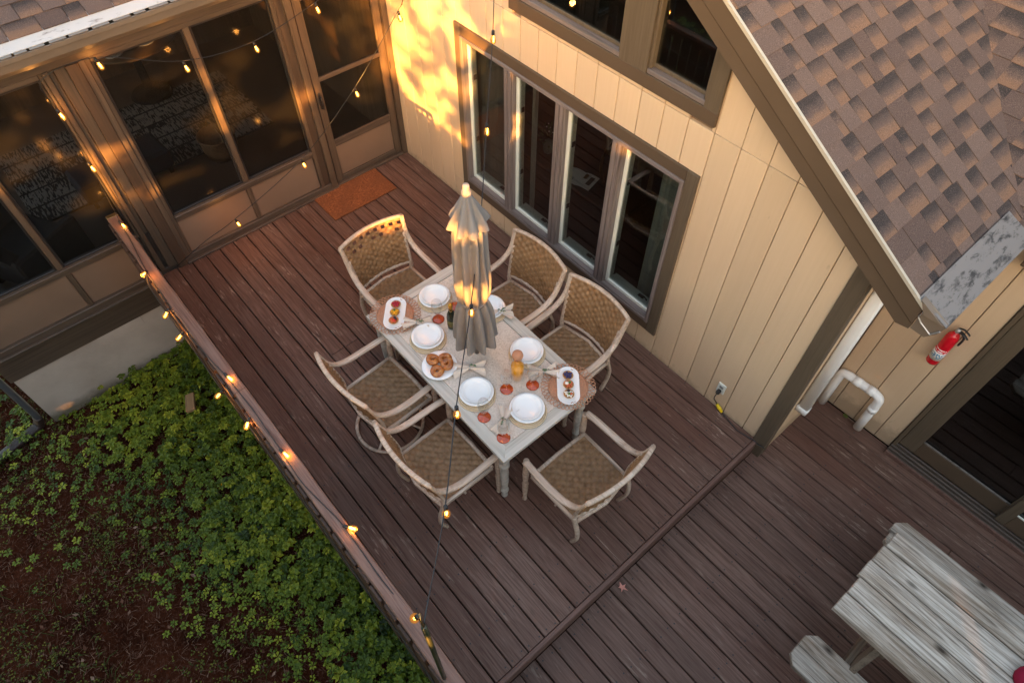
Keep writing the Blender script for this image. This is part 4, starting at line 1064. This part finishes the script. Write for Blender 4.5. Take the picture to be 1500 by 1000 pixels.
# ---- fire extinguisher on the recessed wall
fx = tag(empty('fire_extinguisher', (5.435, .825, .93)), 'small red fire extinguisher hung on the beige wall below the gutter', 'extinguisher')
M['red'] = plain('red_enamel', (.55,.006,.018), .2, .05)
MB().lathe([(.030,0),(.040,.004),(.043,.012),(.043,.27),(.040,.295),(.030,.315),(.018,.325),(.016,.335),(.0,.335)], 28).build('cylinder', M['red'], fx, True)
def exlabel():
    t = NT('extinguisher_label'); tc = t.n('ShaderNodeTexCoord'); sp = t.n('ShaderNodeSeparateXYZ'); t.put(sp.inputs[0], tc.outputs['Object'])
    z = sp.outputs[2]; br = t.n('ShaderNodeTexBrick'); t.put(br.inputs['Vector'], t.coord(rnd=False, scale=(1,1,1)))
    nz = t.noise(t.coord(rnd=False, scale=(120,120,60)), 1.0, 1)
    zz2 = t.math('MULTIPLY', z, 1/.20)
    band = t.ramp(zz2, [(.0,(.78,.78,.78)),(.40,(.78,.78,.78)),(.401,(.50,.006,.02)),(1.0,(.50,.006,.02))], 'CONSTANT')
    wv = t.math('FRACT', t.math('MULTIPLY', z, 42)); txt = t.math('MULTIPLY', t.math('GREATER_THAN', wv, .62), t.math('GREATER_THAN', nz, .44))
    up_ = t.math('MULTIPLY', txt, t.math('GREATER_THAN', zz2, .44)); c = t.mix(up_, band, (.78,.74,.74))
    blue = t.math('MULTIPLY', t.math('GREATER_THAN', nz, .50), t.math('MULTIPLY', t.math('LESS_THAN', zz2, .34), t.math('GREATER_THAN', zz2, .12)))
    c = t.mix(blue, c, (.05,.22,.42)); return t.done(c, .3)
MB().lathe([(.0434,0),(.0434,.115)], 28).build('printed_label', exlabel(), fx, True, (0,0,.055))
m = MB(); m.lathe([(.014,.333),(.017,.345),(.014,.37),(.0,.372)], 14); m.build('valve', M['steel'], fx, True)
m = MB(); m.sweep(smooth_path([(-.005,0,.375),(.03,.0,.385),(.075,-.01,.375)]), .008, .004, n=6); m.sweep(smooth_path([(.0,0,.358),(.035,.0,.355),(.08,-.01,.335)]), .008, .004, n=6); m.build('lever', M['black'], fx, True)
m = MB(); m.sweep(smooth_path([(.014,-.004,.35),(.04,-.02,.36),(.06,-.02,.33),(.058,-.015,.26)]), .008, n=8); m.build('hose', M['black'], fx, True)
MB().cbox(-.02, .02, .043, .064, .10, .30).build('wall_bracket', M['black'], fx)

# ---- white downspout, drain pipe
wd = tag(empty('downspout', (0,0,0)), 'white rectangular downspout at the outer corner of the beige house', 'downspout')
m = MB(); m.sweep([(4.998,.235,.36),(4.998,.235,1.2),(4.998,.235,2.08)], .043, .034, up=(0,1,0), n=8, sq=.35); m.build('pipe', M['pvc'], wd, True)
m = MB(); m.sweep([(4.998,.235,.34),(4.998,.235,.40)], .047, .038, up=(0,1,0), n=8, sq=.35); m.build('outlet_collar', M['pvc'], wd, True)
m = MB(); m.sweep(smooth_path([(4.998,.235,2.06),(5.02,.22,2.10),(5.2,.1,2.02),(5.33,.02,2.02)]), .034, .028, n=8, sq=.4); m.build('elbow', M['pvc'], wd, True)
MB().cbox(4.953, 5.040, .20, .27, 1.75, 1.775).build('strap', M['steel'], wd)
dp = tag(empty('drain_pipe', (0,0,0)), 'white plastic drain pipe bent like a hook against the recessed wall', 'pipe')
pth = [(4.995,.84,-.172),(4.995,.84,.1)] + smooth_path([(4.995,.84,.22),(5.003,.84,.275),(5.055,.84,.295)],4) + [(5.15,.84,.295),(5.24,.84,.30)] + smooth_path([(5.29,.84,.30),(5.335,.84,.275),(5.345,.835,.21)],4) + [(5.345,.83,.05),(5.345,.825,-.15)]
MB().sweep(pth, .036, n=14, up=(0,1,0)).build('pipe', M['pvc'], dp, True)
for a, b in (((5.10,.84,.295),(5.16,.84,.296)),((5.22,.84,.2985),(5.28,.84,.30)),((5.345,.833,.17),(5.345,.831,.12))): MB().sweep([a,b], .0395, n=14, up=(0,1,.1)).build('coupling', M['pvc'], dp, True)
ms = MB(); rn = random.Random(3)
for k in range(26): a, b = rn.uniform(0,6.3), rn.uniform(0,.02); ms.lathe([(.003,-.003),(.008,.002),(.002,.008)], 6, (5.215+b*math.cos(a), .862+b*math.sin(a)*.6, LZ+.008+rn.uniform(0,.012)))
tag(ms.build('moss_tuft', plain('moss', (.09,.11,.02), .9)), 'small moss tuft at the wall base between the drain pipe legs', 'moss')

# ---- outlet with cord
ol = tag(empty('wall_outlet', (4.437, -.009, .245)), 'white outdoor wall outlet low on the beige siding', 'outlet')
MB().cbox(-.036, .036, -.012, .0, -.058, .058, .003).build('plate', M['vinyl'], ol)
MB().cbox(-.017, .017, -.0165, -.0122, .006, .036, .002).build('socket', M['steel'], ol)
cord = tag(empty('power_cord', (0,0,0)), 'black power cord with a yellow connector running from the outlet along the deck edge', 'cord')
MB().cbox(4.42, 4.454, -.065, -.022, .205, .242, .008).build('plug', M['black'], cord)
m = MB(); m.sweep(smooth_path([(4.437,-.06,.215),(4.437,-.075,.16),(4.45,-.05,.10),(4.475,-.045,.07)]), .004, n=6); m.sweep(smooth_path([(4.53,-.045,.028),(4.60,-.05,.010),(4.72,-.075,.008),(4.80,-.06,.008),(4.86,-.05,.010),(4.905,-.05,.006),(4.955,-.045,.012),(4.975,-.02,-.03)]), .004, n=6); m.build('cable', M['black'], cord, True)
m = MB(); m.sweep([(4.470,-.045,.075),(4.50,-.045,.05),(4.535,-.045,.026)], [.012,.017,.012], n=8); m.build('connector', plain('yellow_plastic', (.75,.52,.01), .4), cord, True)

# ---- fallen leaf, wood offcut
lf = MB(); pts = []
for k in range(10):
    a = math.tau*k/10+.3; r = (.046,.017,.036,.014,.044,.019,.030,.012,.038,.013)[k]; pts.append((r*math.cos(a), r*math.sin(a), .004+.006*(k % 2 == 0)))
lf.v = [(0,0,.003)] + pts; lf.f = [(0,1+k,1+(k+1)%10) for k in range(10)]
tag(lf.build('fallen_leaf', plain('pink_maple_leaf', (.60,.24,.18), .7), None, False, (4.955,-1.645,LZ+.002)), 'single pinkish red maple leaf lying beside the deck step', 'leaf')
m = MB(); m.cbox(-.11, .11, -.045, .045, 0, .04, .004)
wb = m.build('wood_offcut', wood('offcut_pine', (.16,.09,.04), (.30,.18,.09), (.38,.25,.14), 0, 22), None, False, (.80,-3.36,GZ+.17), .55); wb.rotation_euler = (.12,-.1,-.35)
tag(wb, 'short tan wood offcut lying in the ground cover by the railing', 'wood')

# =================================================================== string lights
BULB_GLASS = MB().lathe([(.011,-.03),(.013,-.038),(.022,-.058),(.027,-.078),(.025,-.096),(.016,-.108),(.0,-.112)], 16).mesh('bulb', M['bulb'], True)
SOCK = MB().lathe([(.008,.012),(.014,.008),(.0155,-.03),(.013,-.034)], 12).mesh('socket', M['black'], True)
fm = MB()
for a in range(4):
    t_ = a*math.pi/2; fm.sweep([(.005*math.cos(t_), .005*math.sin(t_), -.040), (.0085*math.cos(t_+.3), .0085*math.sin(t_+.3), -.066), (.005*math.cos(t_), .005*math.sin(t_), -.092)], .0028, n=5)
FIL = fm.mesh('filament', M['filament'], True)
def bulb(parent, p, dirn=(0,0,-1), light=True):
    q = Vector(dirn).normalized().to_track_quat('-Z', 'Y'); p = Vector(p)
    o = inst('bulb', BULB_GLASS, parent, p); o.scale = (.78,.78,.78); o.rotation_mode = 'QUATERNION'; o.rotation_quaternion = q
    inst('socket', SOCK, o); inst('filament', FIL, o)
    if light:
        L = bpy.data.lights.new('bulb_light', 'POINT'); L.energy = .28; L.color = (1.0,.46,.12); L.shadow_soft_size = .02
        lo = bpy.data.objects.new('bulb_light', L); COL.objects.link(lo); lo.parent = o; lo.location = (0,0,-.066)
def cable(parent, pts, r=.0036, k=5):
    MB().sweep(smooth_path(pts, k), r, n=6).build('cable', M['black'], parent, True)
sA = tag(empty('string_light'), 'light string crossing the table from the railing pole to the house wall', 'string light', 'warm string lights')
pA = [(4.770,-3.035,1.97),(4.357,-2.629,1.77),(3.977,-2.26,1.82),(3.421,-1.72,1.72),(2.877,-1.192,1.79),(2.477,-.803,2.07),(2.015,-.354,2.37),(1.64,-.02,2.62)]
# the string hangs in front of the umbrella, so it is kept just outboard of it
cable(sA, pA)
for p in pA[1:7]: bulb(sA, (p[0], p[1], p[2]-.012), (.1,-.1,-1))
sB = tag(empty('string_light'), 'light string slanting down across the screen door to the foot of the porch post', 'string light', 'warm string lights')
pB = [(.80,-.02,2.62),(.694,-.239,2.046),(.681,-.291,1.967),(.567,-.773,1.393),(.422,-1.386,.836),(.249,-2.121,.415),(.16,-2.45,.26),(.07,-2.80,.06),(.05,-2.92,.05)]
cable(sB, pB)
for i in (2,3,4,5): bulb(sB, Vector(pB[i])-Vector((0,0,.012)), (.1,.15,-1))
sC = tag(empty('string_light'), 'light string under the porch gutter that drops down and runs along the railing cap', 'string light', 'warm string lights')
pC = [(.15,-.30,2.14),(.15,-.77,1.99),(.15,-1.388,1.868),(.15,-1.98,1.925),(.13,-2.545,2.16),(.10,-2.93,2.12),(.10,-2.945,1.90),(.10,-2.955,1.42),(.10,-2.98,.90)]
cable(sC, pC)
for i in (1,2,3,4,6,7): bulb(sC, Vector(pC[i])-Vector((0,0,.012)), (.1,.15,-1))
pR = [(.10,-2.98,.90),(.14,-2.99,.862),(.43,-3.010,.858),(.88,-3.054,.858),(1.25,-3.062,.858),(1.56,-3.075,.845),(1.95,-3.06,.858),(2.22,-3.035,.858),(2.61,-3.024,.858),(2.80,-3.03,.858),(3.00,-3.033,.858),(3.27,-3.045,.858),(3.50,-3.02,.858),(3.714,-2.998,.858),(4.13,-3.005,.858),(4.55,-2.985,.90),(4.72,-3.03,1.6),(4.770,-3.035,1.96)]
cable(sC, pR)
pU = [(.88,-3.054,.858),(.98,-3.10,.80),(1.28,-3.10,.70),(1.55,-3.10,.64),(1.9,-3.10,.52),(2.3,-3.10,.66),(2.66,-3.10,.72),(3.3,-3.095,.70),(4.0,-3.10,.66),(4.5,-3.095,.66),(5.2,-3.10,.64)]
cable(sC, pU)
for p, d in (((.20,-2.995,.885),(.5,.1,-.35)), ((.90,-3.056,.885),(.5,-.35,.25)), ((1.33,-3.085,.83),(.0,-.55,-.55)), ((1.55,-3.095,.76),(-.1,-.6,-.45)), ((2.21,-3.035,.885),(.4,.1,-.2)), ((2.20,-3.11,.72),(-.2,-.5,-.5)),
             ((2.62,-3.075,.84),(.2,-.5,-.5)), ((3.00,-3.033,.885),(.55,.1,-.2)), ((3.715,-2.998,.885),(.45,.35,-.2)), ((4.735,-3.04,1.955),(-.35,-.2,-1))): bulb(sC, p, d, p[2] < 1.5)

# =================================================================== things inside, seen through glass and screen
rg = NT('striped_rug'); tcr = rg.coord(rnd=False); sp_ = rg.n('ShaderNodeSeparateXYZ'); rg.put(sp_.inputs[0], tcr)
f1 = rg.noise(rg.coord(rnd=False, scale=(9,52,1)), 1.0, 2, .5); f2 = rg.noise(rg.coord(rnd=False, scale=(3,1.2,1)), 1.0, 1)
row = rg.math('GREATER_THAN', rg.math('FRACT', rg.math('MULTIPLY', sp_.outputs[0], 3.4)), .10)
tick = rg.math('GREATER_THAN', rg.math('ADD', f1, rg.math('MULTIPLY', rg.math('SUBTRACT', f2, .5), .35)), .49)
rg.done(rg.mix(rg.math('MULTIPLY', row, tick), (.015,.013,.014), (.24,.22,.20)), .95, 0, .1)
tag(MB().cbox(-2.9, -1.45, -3.6, -.9, .0, .012, .003).build('rug', rg.m), 'black and white striped rug on the porch floor', 'rug')
M['dark_cloth'] = fabric('dark_upholstery', (.02,.019,.024), (.035,.033,.04))
def armchair(x, y, rz, lab):
    o = tag(empty('lounge_chair', (x,y,0), rz), lab, 'chair', 'chairs inside the porch')
    MB().cbox(-.33,.33,-.3,.33,.14,.42,.03).build('seat', M['dark_cloth'], o)
    m = MB(); m.prism([(-.30,.4205),(-.46,.86),(-.36,.90),(-.18,.4205)], 0, -.32, .32); m.build('backrest', M['dark_cloth'], o)
    for s in (-1,1): MB().cbox(s*.331, s*.42, -.36, .33, .14, .60, .02).build('armrest', M['dark_cloth'], o)
    for a in (-.3,.3):
        for b in (-.25,.28): MB().cbox(a-.025,a+.025,b-.025,b+.025,.013,.1395).build('leg', M['joist'], o)
armchair(-.75, -3.75, .5, 'dark lounge chair inside the porch behind the left screen')
ot = tag(empty('ottoman', (-1.52,-2.62,.013), .05), 'low dark navy ottoman at the edge of the porch rug', 'ottoman')
MB().cbox(-.22,.22,-.48,.48,.08,.30,.03).build('cushion', fabric('navy_cloth', (.012,.013,.022), (.02,.022,.036)), ot)
for a in (-.17,.17):
    for b in (-.42,.42): MB().cbox(a-.02,a+.02,b-.02,b+.02,0,.0795).build('leg', M['joist'], ot)
bk = tag(empty('wicker_basket', (-1.30,-1.62,0)), 'brown wicker basket standing on the porch floor beside the rug', 'basket')
MB().lathe([(.15,.0),(.19,.12),(.20,.26),(.21,.27),(.20,.28),(.19,.26),(.17,.04),(.0,.03)], 24).build('body', M['wicker'], bk, True)
MB().sweep([(.2*math.cos(a),0,.27+.16*math.sin(a)) for a in [i*math.pi/12 for i in range(13)]], .01, n=6, up=(0,1,0)).build('handle', M['wicker'], bk, True)
it = tag(empty('porch_table', (-2.95,-1.75,0)), 'round table set with plates inside the screened porch', 'table')
MB().lathe([(.55,.72),(.56,.735),(.55,.75),(.0,.75)], 36).build('top', plain('porch_table_top', (.10,.07,.05), .4), it, True); MB().lathe([(.25,.013),(.22,.05),(.05,.10),(.045,.719)], 16).build('pedestal', M['joist'], it, True)
for i, (dx, dy, lab) in enumerate(((.28,.12,'white plate on the porch table nearest the screen door'), (.30,-.25,'white plate on the porch table nearest the screen'), (-.05,.30,'white plate on the far side of the porch table'))):
    tag(MB().lathe([(.06,.0),(.11,.012),(.115,.016),(.08,.008),(.0,.006)], 24).build('plate', M['china'], None, True, (-2.95+dx,-1.75+dy,.752)), lab, 'plate', 'plates inside the porch')
# dining room
rt = tag(empty('wooden_table', (2.1,.85,0)), 'dark wooden table just inside the wide window', 'table')
MB().cbox(-.75,.75,-.5,.5,.70,.735,.006).build('top', M['floor_dark'], rt)
for a in (-.66,.66):
    for b in (-.42,.42): MB().cbox(a-.035,a+.035,b-.035,b+.035,-.019,.6995).build('leg', M['floor_dark'], rt)
mg = tag(empty('magazine', (2.235,.475,.737), .25), 'open printed leaflet lying on the table inside the window', 'leaflet')
def page(): 
    m = MB(); n = 10
    for i in range(n+1):
        t = i/n*2-1; z = .004+.014*(1-(1-abs(t))**2)*(abs(t) > .0)*(1-abs(t))*2+.003
        m.v += [(t*.15,-.105,z),(t*.15,.105,z)]
    for i in range(n): m.f.append((2*i,2*i+2,2*i+3,2*i+1))
    return m
page().build('page', M['china'], mg, True)
for a, b, c, d, col in ((.02,.07,.015,.085,(.16,.09,.04)), (-.12,-.05,-.085,-.02,(.02,.02,.02)), (.08,.125,-.05,.07,(.09,.07,.06))): MB().cbox(a,b,c,d,.0165,.0175,.0003).build('picture', plain('print', col, .5), mg)
pv = tag(empty('potted_plant', (1.75,.52,.737)), 'vase of green leaves and small white flowers inside the window', 'plant')
MB().lathe([(.035,0),(.05,.02),(.055,.08),(.035,.12),(.038,.13),(.0,.12)], 18).build('vase', plain('vase_clear', (.25,.28,.25), .2), pv, True)
m = MB(); rn = random.Random(4)
for k in range(60):
    a = rn.uniform(0,6.28); e2 = rn.uniform(.2,1.4); L = rn.uniform(.05,.16); d = Vector((math.cos(a)*math.cos(e2), math.sin(a)*math.cos(e2), math.sin(e2))); p = Vector((0,0,.13))+d*L; s = d.cross(Vector((0,0,1))).normalized()*.014; q = d*.06
    m.add([p, p+q*.5+s, p+q-Vector((0,0,.015)), p+q*.5-s], [(0,1,2,3)])
m.build('leaves', plain('vase_leaf', (.07,.12,.045), .5), pv)
m = MB()
for k in range(9): m.lathe([(.003,-.005),(.009,0),(.003,.006)], 7, (rn.uniform(-.05,.05), rn.uniform(-.05,.05), .25+rn.uniform(-.02,.04)))
m.build('flowers', M['china'], pv, True)
def curtain(x0, x1, y, z0, z1, lab, col):
    m = MB(); n = 60
    for i in range(n+1):
        t = i/n; yy_ = y + .022*math.sin(t*(x1-x0)*55)
        m.v += [(x0+(x1-x0)*t, yy_, z0), (x0+(x1-x0)*t, yy_*.6+y*.4, z1)]
    for i in range(n): m.f.append((2*i,2*i+2,2*i+3,2*i+1))
    tag(m.build('curtain', fabric('curtain_'+str(col), tuple(c*.85 for c in col), col), None, True), lab, 'curtain', 'curtains behind the wide window')
curtain(1.12, 1.70, .165, .05, 2.1, 'grey curtain behind the leftmost pane of the wide window', (.26,.24,.22))
curtain(3.30, 3.66, .19, .05, 2.1, 'pale grey green curtain behind the rightmost pane of the wide window', (.38,.40,.37))
curtain(1.84, 1.93, .21, .05, 2.1, 'narrow edge of curtain beside the second pane', (.42,.42,.40))
# sofa end inside the sliding door
so = tag(empty('sofa', (6.5,2.2,-.02)), 'dim grey upholstered sofa behind the sliding glass door', 'sofa')
MB().cbox(-.4,.6,-.4,.4,.12,.42,.04).build('seat', M['dark_cloth'], so); MB().cbox(-.4,.6,.401,.58,.12,.80,.04).build('backrest', M['dark_cloth'], so)
MB().cbox(-.4,-.05,-.38,.38,.421,.55,.05).build('cushion', fabric('grey_cushion', (.16,.16,.17), (.22,.22,.23)), so)

# =================================================================== ground cover and woods (stuff)
def leafmat(name, cols, rough=.5, trans=.0):
    t = NT(name); r = t.island(); c = t.ramp(r, [(i/(len(cols)-1), col) for i, col in enumerate(cols)])
    return t.done(c, rough, 0, .12)
rn = random.Random(77)
def gnoise(x, y): return .5+.25*math.sin(1.9*x+.7*y)+.25*math.sin(2.7*y-1.3*x+1.4)
gc = MB(); TONE = []; tone = [.5]
def leafquad(p, d, L, w, droop=.3):
    p = Vector(p); d = Vector(d); s = Vector((-d.y, d.x, 0)).normalized()*w; tip = p+d*L-Vector((0,0,L*droop)); mid = p+d*L*.55+Vector((0,0,L*.06))
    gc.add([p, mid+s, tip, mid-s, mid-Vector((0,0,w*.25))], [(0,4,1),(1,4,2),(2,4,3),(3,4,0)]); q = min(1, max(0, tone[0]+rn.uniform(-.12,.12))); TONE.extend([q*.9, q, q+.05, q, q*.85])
def rosette(x, y, z, R_, n):
    a0 = rn.uniform(0,6.28); pp = .5*math.sin(2.1*x+1.3*y)+.5*math.sin(3.3*y-1.7*x+2)
    tone[0] = min(1, max(.03, .56+.17*pp+rn.gauss(0,.15)+(.35 if rn.random() < .08 else 0)))
    for k in range(n):
        a = a0+math.tau*k/n+rn.uniform(-.25,.25); el = rn.uniform(.05,.45)
        leafquad((x+.004*math.cos(a), y+.004*math.sin(a), z), (math.cos(a)*math.cos(el), math.sin(a)*math.cos(el), math.sin(el)), R_*rn.uniform(.8,1.15), R_*rn.uniform(.24,.32), rn.uniform(.1,.5))
def dens(x, y):
    d = -3.08-y                                       # distance out from the deck
    e = .80+.35*math.sin(x*1.3+.5)+.25*math.sin(x*3.1)
    k = 1.0 if d < e*.75 else max(0, 1-(d-e*.75)/.9)
    if x < 1.6 and y < -3.5: k = max(k*.9, .26*gnoise(x*1.3, y*1.7))
    return k
cnt = 0
for _ in range(7000):
    x = rn.uniform(-.0, 5.6); y = -3.0-rn.random()**1.2*2.9
    k = dens(x, y)
    if rn.random() > k: continue
    R_ = rn.uniform(.036,.064)*(1 if k > .8 else .72); h = rn.uniform(.04,.20) if k > .7 else rn.uniform(.03,.09)
    rosette(x, y, GZ+h, R_, rn.choice((6,7,8)) if k > .7 else rn.choice((5,6)))
for _ in range(300):
    x = rn.uniform(-1.5, 0.2); y = -4.65-rn.random()*1.6; rosette(x, y, GZ+rn.uniform(.05,.14), rn.uniform(.04,.06), 6)
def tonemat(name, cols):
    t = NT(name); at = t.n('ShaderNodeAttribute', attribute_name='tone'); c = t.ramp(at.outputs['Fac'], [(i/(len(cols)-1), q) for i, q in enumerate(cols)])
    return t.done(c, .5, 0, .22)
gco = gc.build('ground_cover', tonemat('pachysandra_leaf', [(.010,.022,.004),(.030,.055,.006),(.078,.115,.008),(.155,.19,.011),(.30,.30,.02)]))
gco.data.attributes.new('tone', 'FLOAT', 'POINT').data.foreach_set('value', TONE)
tag(gco, 'glossy green ground cover plants growing along the deck', 'ground cover', kind='stuff')
gc = MB()
for _ in range(9000):
    x = rn.uniform(-1.0, 5.2); y = -3.1-rn.random()*3.2
    if gnoise(x*2.1, y*1.7)+rn.uniform(-.35,.35) < .42: continue
    r = rn.random()
    if r < .75:
        for k in range(rn.choice((3,4,5))):
            a = rn.uniform(0,6.28); leafquad((x+rn.uniform(-.02,.02), y+rn.uniform(-.02,.02), GZ+rn.uniform(.008,.045)), (math.cos(a), math.sin(a), .1), rn.uniform(.012,.026), rn.uniform(.005,.009))
tag(gc.build('weeds', leafmat('weed_leaf', [(.025,.030,.006),(.045,.055,.008),(.080,.085,.010),(.13,.12,.016),(.06,.03,.012)])), 'sparse low weeds and clover on the bare soil', 'weeds', kind='stuff')
nd_ = MB()
for _ in range(16000):
    x = rn.uniform(-1.2, 5.2); y = -3.1-rn.random()*3.4; a = rn.uniform(0,6.28); L = rn.uniform(.03,.09); w = .0016; z = GZ+rn.uniform(.004,.02); c, s = math.cos(a), math.sin(a)
    nd_.add([(x-s*w,y+c*w,z),(x+s*w,y-c*w,z),(x+c*L,y+s*L,z+rn.uniform(-.003,.014))], [(0,1,2)])
for _ in range(500):
    x = rn.uniform(-1.2, 5.2); y = -3.3-rn.random()*3.2; a = rn.uniform(0,6.28); L = rn.uniform(.012,.03); c, s = math.cos(a)*L, math.sin(a)*L; z = GZ+.012
    nd_.add([(x-s*.5,y+c*.5,z),(x+c,y+s,z+.01),(x+s*.5,y-c*.5,z+.004),(x-c,y-s,z+.002)], [(0,1,2,3)])
tag(nd_.build('leaf_litter', leafmat('needles', [(.07,.026,.015),(.12,.05,.03),(.17,.08,.05),(.28,.17,.12)], .9)), 'brown pine needles and leaf litter on the ground', 'leaf litter', kind='stuff')
gs = MB()
for _ in range(1500):
    x = rn.uniform(-1.0, 5.0); y = -3.1-rn.random()*3.2
    if gnoise(x*1.4+2, y*2.2) < .55: continue
    a = rn.uniform(0,6.28); L = rn.uniform(.06,.20); c, s = math.cos(a), math.sin(a); w = .0022; z = GZ
    gs.add([(x-s*w,y+c*w,z),(x+s*w,y-c*w,z),(x+c*L*.35+s*w,y+s*L*.35-c*w,z+L*.5),(x+c*L*.35-s*w,y+s*L*.35+c*w,z+L*.5),(x+c*L*.9,y+s*L*.9,z+L*.55)], [(0,1,2,3),(3,2,4)])
tag(gs.build('grass', leafmat('grass_blade', [(.03,.045,.010),(.05,.075,.014),(.08,.09,.022)])), 'thin grass blades among the ground cover', 'grass', kind='stuff')

# unseen tree added to shade the bare soil, its crown above the view
yt = tag(empty('shade_tree', (1.6,-9.0,GZ)), 'unseen leafy tree added to shade the bare soil left of the deck', 'tree')
m = MB(); m.sweep([(0,0,0),(.05,.05,3),(.0,.1,6),(.1,.0,9)], [.2,.16,.12,.04], n=10)
for k in range(9):
    a = k*2.4; z = 4.6+k*.4; m.sweep([(0,.05,z),(1.1*math.cos(a),1.1*math.sin(a),z+.5),(2.3*math.cos(a),2.3*math.sin(a),z+.8)], [.07,.05,.02], n=6)
m.build('trunk', M['joist'], yt, True)
m = MB(); r8 = random.Random(8)
for _ in range(9000):
    a = r8.uniform(0,6.283); el = r8.uniform(-.5,1.4); R_ = 3.4*r8.random()**.4
    p = Vector((R_*math.cos(a)*math.cos(el)*1.05, R_*math.sin(a)*math.cos(el), 6.4+R_*math.sin(el)*.75))
    u = Vector((r8.uniform(-1,1),r8.uniform(-1,1),r8.uniform(-.5,.5))).normalized(); v = u.cross(Vector((r8.uniform(-1,1),r8.uniform(-1,1),1))).normalized(); q = r8.uniform(.07,.13)
    m.add([p-u*q, p-v*q*.6, p+u*q, p+v*q*.6], [(0,1,2,3)])
m.build('crown', leafmat('shade_tree_leaf', [(.02,.035,.008),(.04,.07,.014),(.06,.09,.02)]), yt)
# unseen woods between house and low sun, foliage shaped to set the sun patches
tanE = math.tan(SUN_EL)
wd_ = MB(); rn = random.Random(5)
def wleaf(s, d, z, size):
    x = d*.7071+s*.7071; y = -d*.7071+s*.7071
    a, b = rn.uniform(0,6.28), rn.uniform(-.9,.9)
    u = Vector((math.cos(a)*math.cos(b), math.sin(a)*math.cos(b), math.sin(b))); v = u.cross(Vector((rn.uniform(-1,1), rn.uniform(-1,1), rn.uniform(-1,1)))).normalized()
    p = Vector((x,y,z)); wd_.add([p-u*size, p-v*size*.6, p+u*size, p+v*size*.6], [(0,1,2,3)])
def tau(s, Tt):
    """foliage thickness towards the sun, shaped to leave chosen patches lit"""
    shade_line = 1.0 if s > .86 else .62
    if Tt < shade_line: return 5
    w = 5.0
    n = math.sin(s*5.3+Tt*3.7)+math.sin(s*9.9-Tt*7.1+1)+.8*math.sin(Tt*12.3+s*2.1)
    if .02 < s < .84 and .70 < Tt < 2.7: w = .32 + max(0, .45*n)
    elif -.35 < s < .95 and Tt < 2.35: w = .7 + .5*n
    elif .95 <= s < 1.34 and Tt < 2.35: w = 1.35 + .6*n
    elif -3.4 < s <= -.35 and Tt < 1.7: w = 1.9 + 1.4*n
    elif 1.34 <= s < 2.6 and .75 < Tt < 1.9: w = 4.0 + 1.2*n
    return max(.15, w)
S0, S1, T0, T1 = -8.0, 9.0, -2.3, 3.4
NW = 165000
for _ in range(NW):
    s = rn.uniform(S0, S1); Tt = rn.uniform(T0, T1)
    if rn.random() > tau(s, Tt)/5: continue
    d = rn.uniform(9.5, 13.0); wleaf(s, d, Tt+d*tanE, rn.uniform(.06,.13))
wood_o = wd_.build('woodland', leafmat('woodland_leaf', [(.02,.035,.008),(.04,.07,.014),(.06,.09,.02)])); tag(wood_o, 'unseen leafy woodland edge, shaped to shade the house from the low sun', 'woodland', kind='stuff')
tr_ = MB()
for k in range(14):
    s = rn.uniform(1.6, 9.5) if k % 2 else rn.uniform(-8.5, -3.8); d = rn.uniform(10, 13); x = d*.7071+s*.7071; y = -d*.7071+s*.7071
    tr_.sweep([(x,y,GZ),(x+.1,y,2),(x+.05,y+.1,4.8)], [.14,.10,.03], n=8)
tag(tr_.build('woodland_trunks', M['joist'], None, True), 'tree trunks standing in the unseen woodland edge across the yard', 'woodland', kind='stuff')
